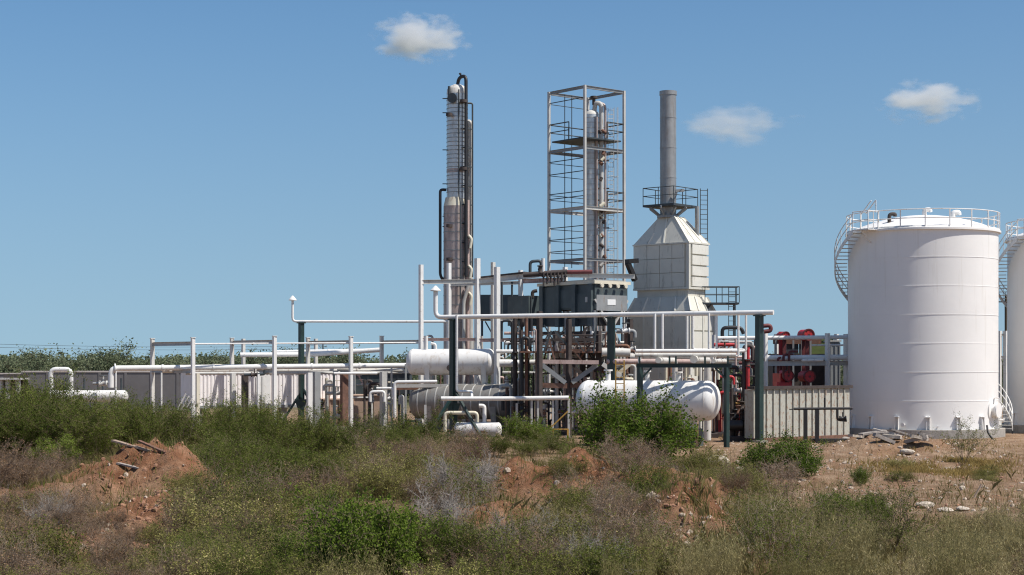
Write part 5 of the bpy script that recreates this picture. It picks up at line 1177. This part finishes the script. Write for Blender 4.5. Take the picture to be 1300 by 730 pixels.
# notable shrubs -----------------------------------------------------------
plant_px('dense', 800, 593, 160, 92, 1, 'large rounded green bush in front of the white pressure vessel')
plant_px('dense', 474, 748, 170, 122, 2, 'large bright green bush at the bottom, left of the middle')
plant_px('leafy', 420, 705, 70, 72, 1, 'tall bright green bush behind the big bush at the bottom')
plant_px('dense', 985, 606, 100, 50, 1, 'green bush beside the pale boulder, before the beige container')
plant_px('leafy', 1092, 612, 30, 24, 2, 'small round green bush alone on the bare pink earth')
plant_px('sparse', 1224, 590, 62, 62, 0, 'thin sparse shrub on the earth before the white storage tank')
plant_px('leafy', 664, 566, 64, 36, 0, 'green bush behind the scrub, below the grey jacketed vessel')
plant_px('pale', 602, 640, 120, 66, 0, 'large pale grey dead bush left of the orange earth mound')
plant_px('dry', 745, 665, 130, 62, 1, 'dark brown dead brush on the crest of the orange earth mound')
plant_px('sparse', 975, 735, 110, 92, 1, 'tall olive green shrub at the bottom right of the middle')
plant_px('dark', 830, 660, 70, 76, 1, 'olive upright shrub right of the orange earth mound')
# random fill, zone by zone: kind, n, x range, y range, width, height/width ------------
def zone(kind_, n, xs, ys, ws, ratio, seeds=(0, 1, 2), lab=None):
    i = 0
    while i < n:
        i += 1
        px = rnd.uniform(*xs); py = rnd.uniform(*ys); k = ((py - HZ) / 138) ** .8
        if any(((px - a) / c) ** 2 + ((py - 8 - b) / d) ** 2 < 1 for a, b, c, d in MASK): continue
        w = rnd.uniform(*ws) * k
        o = plant_px(kind_, px, py, w, w * rnd.uniform(*ratio), seeds[i % len(seeds)])
        if lab: o['label'] = lab
MASK = [(165, 650, 82, 72), (665, 628, 66, 40), (885, 692, 64, 56), (615, 690, 46, 24), (190, 705, 50, 22), (300, 640, 25, 14)]     # bare slopes of the mounds: ellipses in photo pixels
zone('dark', 26, (-60, 220), (566, 592), (70, 112), (.75, 1.12), lab='dark feathery shrub in the dense scrub at far left')
zone('dark', 20, (200, 540), (566, 594), (55, 95), (.5, .95), lab='dark feathery shrub in the scrub below the left rack')
zone('sparse', 12, (-40, 540), (568, 600), (50, 80), (.8, 1.15), lab='thin sapling standing up in the scrub below the left rack')
zone('weed', 14, (180, 560), (575, 640), (40, 60), (.6, .9), lab='grassy weed clump in the scrub below the left rack')
zone('leafy', 9, (70, 340), (594, 612), (64, 90), (.5, .65), lab='bright green leafy bush behind the red earth mound')
zone('dark', 9, (230, 400), (600, 630), (65, 90), (.55, .75), lab='dark green shrub right of the red earth mound')
zone('olive', 12, (380, 560), (585, 640), (50, 75), (.5, .62), lab='low grey olive scrub bush left of the pale dead bush')
zone('dry', 10, (440, 600), (580, 625), (55, 80), (.5, .65), lab='brown dead brush clump below the braced green post')
zone('weed', 18, (190, 860), (620, 775), (40, 62), (.5, .8), lab='straw coloured grassy weed clump in the middle foreground')
for i_, q in enumerate(((70, 634), (95, 652), (50, 657), (78, 672))): plant_px('dry', q[0], q[1], 62, 34, i_ % 3, 'grey brown brush on the left shoulder of the red mound, ' + ['uppermost', 'right', 'left', 'lowest'][i_] + ' of four')
zone('olive', 9, (-60, 130), (640, 775), (46, 70), (.45, .6), lab='low grey olive scrub bush left of the red mound foot')
zone('dry', 23, (-60, 130), (610, 775), (50, 80), (.45, .6), lab='brown dead brush clump left of the red earth mound')
for i_, q in enumerate(((100, 628, 56), (128, 640, 44), (205, 632, 50), (236, 650, 52), (168, 660, 44), (145, 684, 46), (205, 690, 50), (110, 690, 50), (600, 640, 50), (720, 640, 50), (640, 655, 46), (830, 690, 40), (925, 690, 40))):
    plant_px('dry' if i_ % 3 else 'olive', q[0], q[1], q[2], q[2] * .55, i_ % 3, ['first', 'second', 'third', 'fourth', 'fifth', 'sixth', 'seventh', 'eighth', 'ninth', 'tenth', 'eleventh', 'twelfth', 'thirteenth'][sorted((100, 128, 205.1, 236, 168, 145, 205.2, 110, 600, 720, 640, 830, 925)).index((100, 128, 205.1, 236, 168, 145, 205.2, 110, 600, 720, 640, 830, 925)[i_])] + ' low brush clump on the bare earth mounds, counted from the left')
for q in ((178, 640, 46), (120, 668, 40), (212, 652, 36), (150, 700, 40), (690, 628, 30), (870, 668, 26)): plant_px('dry', q[0], q[1], q[2], q[2] * .5, q[0] % 3, 'small dry brush tuft on ' + {178: 'the middle of the red mound', 120: 'the left side of the red mound', 212: 'the right side of the red mound', 150: 'the foot of the red mound', 690: 'the top of the orange mound', 870: 'the top of the right hand earth bank'}[q[0]])
zone('dry', 5, (110, 250), (690, 770), (40, 56), (.45, .6), lab='brown dead brush clump at the foot of the red mound')
zone('leafy', 4, (230, 400), (650, 760), (40, 60), (.55, .75), lab='bright green leafy bush left of the big green bush')
zone('dry', 9, (220, 420), (620, 770), (45, 70), (.5, .7), lab='brown dead brush clump left of the big green bush')
zone('sparse', 7, (200, 420), (650, 770), (50, 75), (.8, 1.1), lab='thin sapling left of the big green bush')
zone('olive', 20, (200, 420), (640, 775), (46, 76), (.45, .6), lab='low grey olive scrub bush right of the red mound foot')
zone('dark', 5, (230, 400), (690, 770), (40, 55), (.6, .8), lab='dark green shrub at the bottom, left of the big bush')
zone('sparse', 8, (540, 860), (640, 770), (45, 70), (.8, 1.1), lab='thin sapling around the orange mound')
zone('olive', 30, (540, 860), (610, 775), (44, 70), (.45, .6), lab='low grey olive scrub bush around the orange mound')
zone('dark', 5, (560, 850), (660, 770), (40, 60), (.6, .9), lab='dark green shrub around the orange mound')
zone('dry', 32, (500, 860), (600, 775), (46, 74), (.45, .6), lab='brown dead brush clump around the orange mound')
zone('pale', 11, (520, 860), (620, 765), (40, 66), (.5, .65), lab='small pale leafless bush around the orange mound')
zone('pale', 4, (-20, 400), (610, 730), (36, 55), (.5, .65), lab='small pale leafless bush at the left')
zone('weed', 46, (890, 1380), (678, 780), (40, 62), (.6, .9), lab='tall thin grassy weed clump at the bottom right')
zone('dry', 6, (880, 1000), (600, 670), (40, 55), (.5, .65), lab='brown dead brush clump below the pale boulder')
zone('dry', 8, (960, 1340), (650, 770), (36, 52), (.5, .6), lab='brown dead brush clump among the bottom right weeds')
zone('leafy', 5, (1040, 1120), (642, 668), (26, 42), (.5, .8), lab='small green leafy bush above the bottom right weeds')
zone('olive', 7, (860, 960), (590, 670), (40, 55), (.5, .6), lab='low grey olive scrub bush near the pale boulder')
zone('olive', 5, (1130, 1260), (596, 612), (30, 42), (.3, .4), lab='low olive tuft in the yellow grass before the tank')
zone('dark', 7, (560, 740), (564, 582), (46, 64), (.4, .6), lab='dark green shrub below the low white pipe')
zone('leafy', 4, (400, 560), (720, 775), (35, 55), (.6, .8), lab='bright green leafy bush at the foot of the big bush')
zone('sparse', 4, (1000, 1250), (690, 760), (50, 70), (.8, 1.1), lab='thin dark sapling among the bottom right weeds')
# far tree line
for i in range(96):
    Y = rnd.uniform(180, 240); px = (-70 + i * 10.5 if i < 60 else 560 + (i - 60) * 21.5) + rnd.uniform(-8, 8)
    k = rnd.uniform(.75, 1.1)
    plant('tree', X(px, Y), Y, k * rnd.uniform(.9, 1.25), i % 4, None, k * rnd.uniform(.85, 1.05))
rng_ = np.random.RandomState(77); nf = 60000
fy_ = rng_.uniform(250, 330, nf); fx_ = rng_.uniform(-.42, .42, nf) * fy_
top_ = 3.2 + 2.6 * (vnoise(fx_ * .22 + 50, fy_ * .12) + .5 * vnoise(fx_ * .7, fy_ * .3 + 9)) 
fz_ = top_ * rng_.uniform(0, 1, nf) ** .6
o = bpy.data.objects.new('distant_scrub', leaf_mesh('distant_scrub', np.stack([fx_, fy_, fz_], -1), .75, .6, rng_, M['leaf_far'])); COL.objects.link(o); kind(o, 'stuff'); o['label'] = 'hazy green band of distant scrub along the horizon'; o['category'] = 'scrub'
# ------------------------------------------------------------------ ground cover (nobody could count it)
def blades(name, n, zones, hgt, wid, m, lean=.35, seed=5, soft=False):
    rng = np.random.RandomState(seed); px = []; py = []
    for (x0, x1, y0, y1, wgt) in zones:
        k = int(n * wgt); px.append(rng.uniform(x0, x1, k) if not soft else rng.normal((x0 + x1) / 2, (x1 - x0) / 3.6, k)); py.append(rng.uniform(y0, y1, k) if not soft else np.maximum(rng.normal((y0 + y1) / 2, (y1 - y0) / 3.4, k), 552))
    px = np.concatenate(px); py = np.concatenate(py)
    Y = CAMZ * F / (py - HZ); x = (px - 650) * Y / F
    keep = fbm(x * .5 + 40, Y * .5 + 11, 3) > -.04 + rng.uniform(-.09, .09, len(x)); x = x[keep]; Y = Y[keep]
    n = len(x); z = height(x, Y); h = rng.uniform(*hgt, (n, 1)); w = rng.uniform(.6, 1.3, (n, 1)) * wid
    a = rng.uniform(0, 6.283, n); q = np.stack([np.cos(a), np.sin(a), np.zeros(n)], -1)
    ln = rng.normal(size=(n, 3)) * lean; ln[:, 2] = 0
    b = np.stack([x, Y, z - .02], -1); mid = b + h * .55 * (np.array([0, 0, 1]) + ln * .5); tip = b + h * (np.array([0, 0, 1]) + ln * 1.2)
    co = np.stack([b - q * w/2, b + q * w/2, mid + q * w * .35, tip, mid - q * w * .35], 1).reshape(-1, 3)
    me = bpy.data.meshes.new(name); fast_mesh(me, co, np.arange(n * 5).reshape(-1, 5), 5, False); me.materials.append(m)
    o = bpy.data.objects.new(name, me); COL.objects.link(o); kind(o, 'stuff'); return o
ZALL = [(-120, 900, 568, 640, .45), (-120, 900, 640, 760, .35), (880, 1420, 660, 760, .35), (880, 1400, 575, 660, .07)]
o = blades('dry_grass', 130000, ZALL, (.12, .5), .013, M['grass'], seed=5); o['label'] = 'dry olive and straw grass over the foreground'; o['category'] = 'grass'
o = blades('green_ground_cover', 60000, [(-120, 600, 560, 640, .6), (400, 900, 600, 760, .25), (880, 1420, 680, 760, .3), (-120, 420, 640, 760, .25)], (.1, .32), .018, M['grass_green'], seed=9); o['label'] = 'low green ground cover between the shrubs'; o['category'] = 'ground cover'
o = blades('yellow_grass', 20000, [(1120, 1270, 588, 606, .55), (880, 960, 610, 640, .18), (640, 760, 700, 740, .12), (1000, 1300, 560, 572, .1), (925, 1080, 553, 560, .12)], (.10, .30), .025, M['leaf_yellow'], seed=12, soft=True); o['label'] = 'short straw yellow grass on the bare earth before the tank'; o['category'] = 'grass'
# ------------------------------------------------------------------ stones
def rock_mesh(seed, sub=2, flat=.7, rough=.32):
    rng = np.random.RandomState(seed)
    import bmesh
    bm = bmesh.new(); bmesh.ops.create_icosphere(bm, subdivisions=sub, radius=.5)
    ds = [unit(rng.normal(size=3)) for _ in range(9)]; cs = rng.uniform(.28, .46, 9)
    for v in bm.verts:
        p = np.array(v.co)
        for d, c in zip(ds, cs):
            t = p @ d
            if t > c: p = p - d * (t - c) * .92
        p = p * (1 + rng.uniform(-rough, rough) * .18); p[2] *= flat
        v.co = p
    me = bpy.data.meshes.new('rock'); bm.to_mesh(me); bm.free(); return me
ROCKS = [rock_mesh(i, 2) for i in range(5)]
for r_ in ROCKS: r_.materials.append(M['rock'])
def boulder(px, py, wpx, hpx, seed, label, m=None, name='boulder'):
    x, y = at_px(px, py); k = F / y; me = ROCKS[seed % 5]
    if m: me = me.copy(); me.materials.clear(); me.materials.append(m)
    o = bpy.data.objects.new(name, me); COL.objects.link(o)
    o.location = (x, y, H(x, y) + hpx / k * .25); o.scale = (wpx / k, wpx / k * .8, hpx / k * 1.25); o.rotation_euler = (0, 0, seed * 1.3)
    return tag(o, label, 'rock')
boulder(912, 594, 40, 26, 0, 'large pale limestone boulder left of the green bush')
boulder(372, 622, 30, 26, 1, 'pale grey boulder half hidden in brush, left of the middle')
boulder(405, 600, 44, 12, 2, 'pale flat rock above the half hidden grey boulder')
boulder(1175, 646, 30, 10, 3, 'flat pale rock on the earth, left end of the rock row')
boulder(1200, 648, 24, 9, 4, 'low pale rock in the middle of the rock row on the earth')
boulder(1222, 648, 22, 9, 1, 'low pale rock at the right end of the rock row')
boulder(1152, 582, 20, 10, 2, 'pale stone on the rubble berm before the tank')
boulder(1254, 600, 12, 9, 0, 'small pale stone right of the thin sparse shrub')
boulder(1222, 622, 10, 8, 3, 'small pale stone on bare earth right of the tank berm')
boulder(940, 598, 16, 9, 4, 'small stone just right of the large pale boulder')
boulder(1075, 560, 18, 9, 1, 'dark grey stone at the left foot of the rubble berm', M['slab'])
# broken slabs and planks on the berm
def slab(px, py, Y, L_, w, t, rz, tilt, label, m, nm, cat):
    p = P(px, py, Y); p.z = max(p.z, H(p.x, p.y) + t)
    mb = MB(); d = Vector((math.cos(rz) * math.cos(tilt), math.sin(rz) * math.cos(tilt), math.sin(tilt)))
    s_ = d.cross(Vector((0, 0, 1))).normalized(); u = s_.cross(d)
    n = 7; lo = []; hi = []
    for i in range(n + 1):
        a = -L_/2 + L_ * i / n
        lo.append(p + d * a + s_ * (-w/2 + rnd.uniform(-.06, .06) * w)); hi.append(p + d * a + s_ * (w/2 + rnd.uniform(-.1, .1) * w))
    ring = lo + hi[::-1]; vs = [v - u * t/2 for v in ring] + [v + u * t/2 for v in ring]; k = len(ring)
    mb.add(vs, [(i, (i+1) % k, k + (i+1) % k, k + i) for i in range(k)])
    mb.add(vs, [(k + i, k + i + 1, k + k - 2 - i, k + k - 1 - i) for i in range(n)]); mb.add(vs, [(i + 1, i, k - 1 - i, k - 2 - i) for i in range(n)])
    o = mb.build(nm, m, None, p); return tag(o, label, cat)
slab(1108, 557, 77, 1.3, .5, .09, .3, .12, 'broken grey slab lying left on the rubble berm', M['slab'], 'broken_slab', 'slab')
slab(1128, 550, 77, 1.5, .4, .10, -.4, -.25, 'broken slab tilted up at the top of the rubble berm', M['slab'], 'broken_slab', 'slab')
slab(1150, 551, 76, 1.6, .35, .09, .15, -.3, 'long broken slab sloping down right of the berm top', M['slab'], 'broken_slab', 'slab')
slab(1172, 566, 75, 1.5, .25, .08, -.1, -.42, 'thin broken slab at the right slope of the berm', M['slab'], 'broken_slab', 'slab')
slab(1118, 566, 75, .9, .5, .1, .9, .1, 'short dark slab below the top of the rubble berm', M['dark_rust'], 'broken_slab', 'slab')
for i_ in range(9):
    o_ = slab(rnd.uniform(1085, 1180), rnd.uniform(552, 566), rnd.uniform(73.5, 76.5), rnd.uniform(.5, 1.1), rnd.uniform(.25, .5), rnd.uniform(.08, .18), rnd.uniform(-.8, .8), rnd.uniform(-.45, .45), 'small broken piece in the rubble heap before the tank', M['slab'] if i_ % 3 else M['rock'], 'rubble_piece', 'rubble'); o_['group'] = 'broken pieces in the rubble heap'
slab(1237, 632, 52, .95, .06, .04, .4, .95, 'weathered stick standing out of the earth at the right', M['wood'], 'stick', 'stick')
slab(178, 606, 49.5, 2.0, .22, .05, -.35, -.22, 'weathered brown plank on the crest of the red mound', M['wood'], 'plank', 'plank')
slab(166, 611, 48.8, 1.0, .16, .05, -.5, -.15, 'short pale plank below the long plank on the red mound', M['slab'], 'plank', 'plank')
slab(196, 612, 49.2, 1.3, .14, .05, -.5, -.3, 'thin plank end sliding down the right of the red mound', M['rust'], 'plank', 'plank')
# small stones and clods: one mass
def clods(name, n, zones, size, m, seed):
    rng = np.random.RandomState(seed)
    import bmesh
    bm = bmesh.new(); bmesh.ops.create_icosphere(bm, subdivisions=1, radius=1.0); bm.verts.index_update()
    base = np.array([v.co[:] for v in bm.verts]); fs = np.array([[v.index for v in f.verts] for f in bm.faces]); bm.free(); nb_ = len(base)
    cs = []; fo = []; k = 0
    for (x0, x1, y0, y1, w) in zones:
        q = int(n * w); px = rng.uniform(x0, x1, q); py = rng.uniform(y0, y1, q); Y = CAMZ * F / (py - HZ); x = (px - 650) * Y / F
        z = height(x, Y); s = size[0] + (size[1] - size[0]) * rng.uniform(0, 1, q) ** 3
        for i in range(q):
            v = base * rng.uniform(.7, 1.2, (nb_, 1)) * s[i] * rng.uniform(.6, 1.1, 3); a = rng.uniform(0, 6.28); c, s_ = math.cos(a), math.sin(a)
            v = v @ np.array([[c, s_, 0], [-s_, c, 0], [0, 0, 1]]); cs.append(v + [x[i], Y[i], z[i] - .05 * s[i]]); fo.append(fs + nb_ * k); k += 1
    me = bpy.data.meshes.new(name); fast_mesh(me, np.concatenate(cs), np.concatenate(fo), 3, False); me.materials.append(m)
    o = bpy.data.objects.new(name, me); COL.objects.link(o); return kind(o, 'stuff')
o = clods('loose_stones', 2600, [(880, 1400, 560, 650, .45), (1030, 1230, 556, 600, .25), (820, 960, 650, 740, .14), (560, 860, 590, 660, .08), (90, 240, 600, 720, .12), (930, 1100, 552, 575, .05)], (.02, .13), M['stone'], 4)
o['label'] = 'loose pale stones strewn over the bare earth'; o['category'] = 'stones'
o = clods('earth_clods', 5200, [(820, 960, 640, 740, .25), (570, 860, 590, 680, .25), (100, 240, 600, 715, .5), (960, 1350, 570, 650, .2)], (.02, .10), M['clod'], 8)
o['label'] = 'crumbled red earth clods on the mounds'; o['category'] = 'earth'
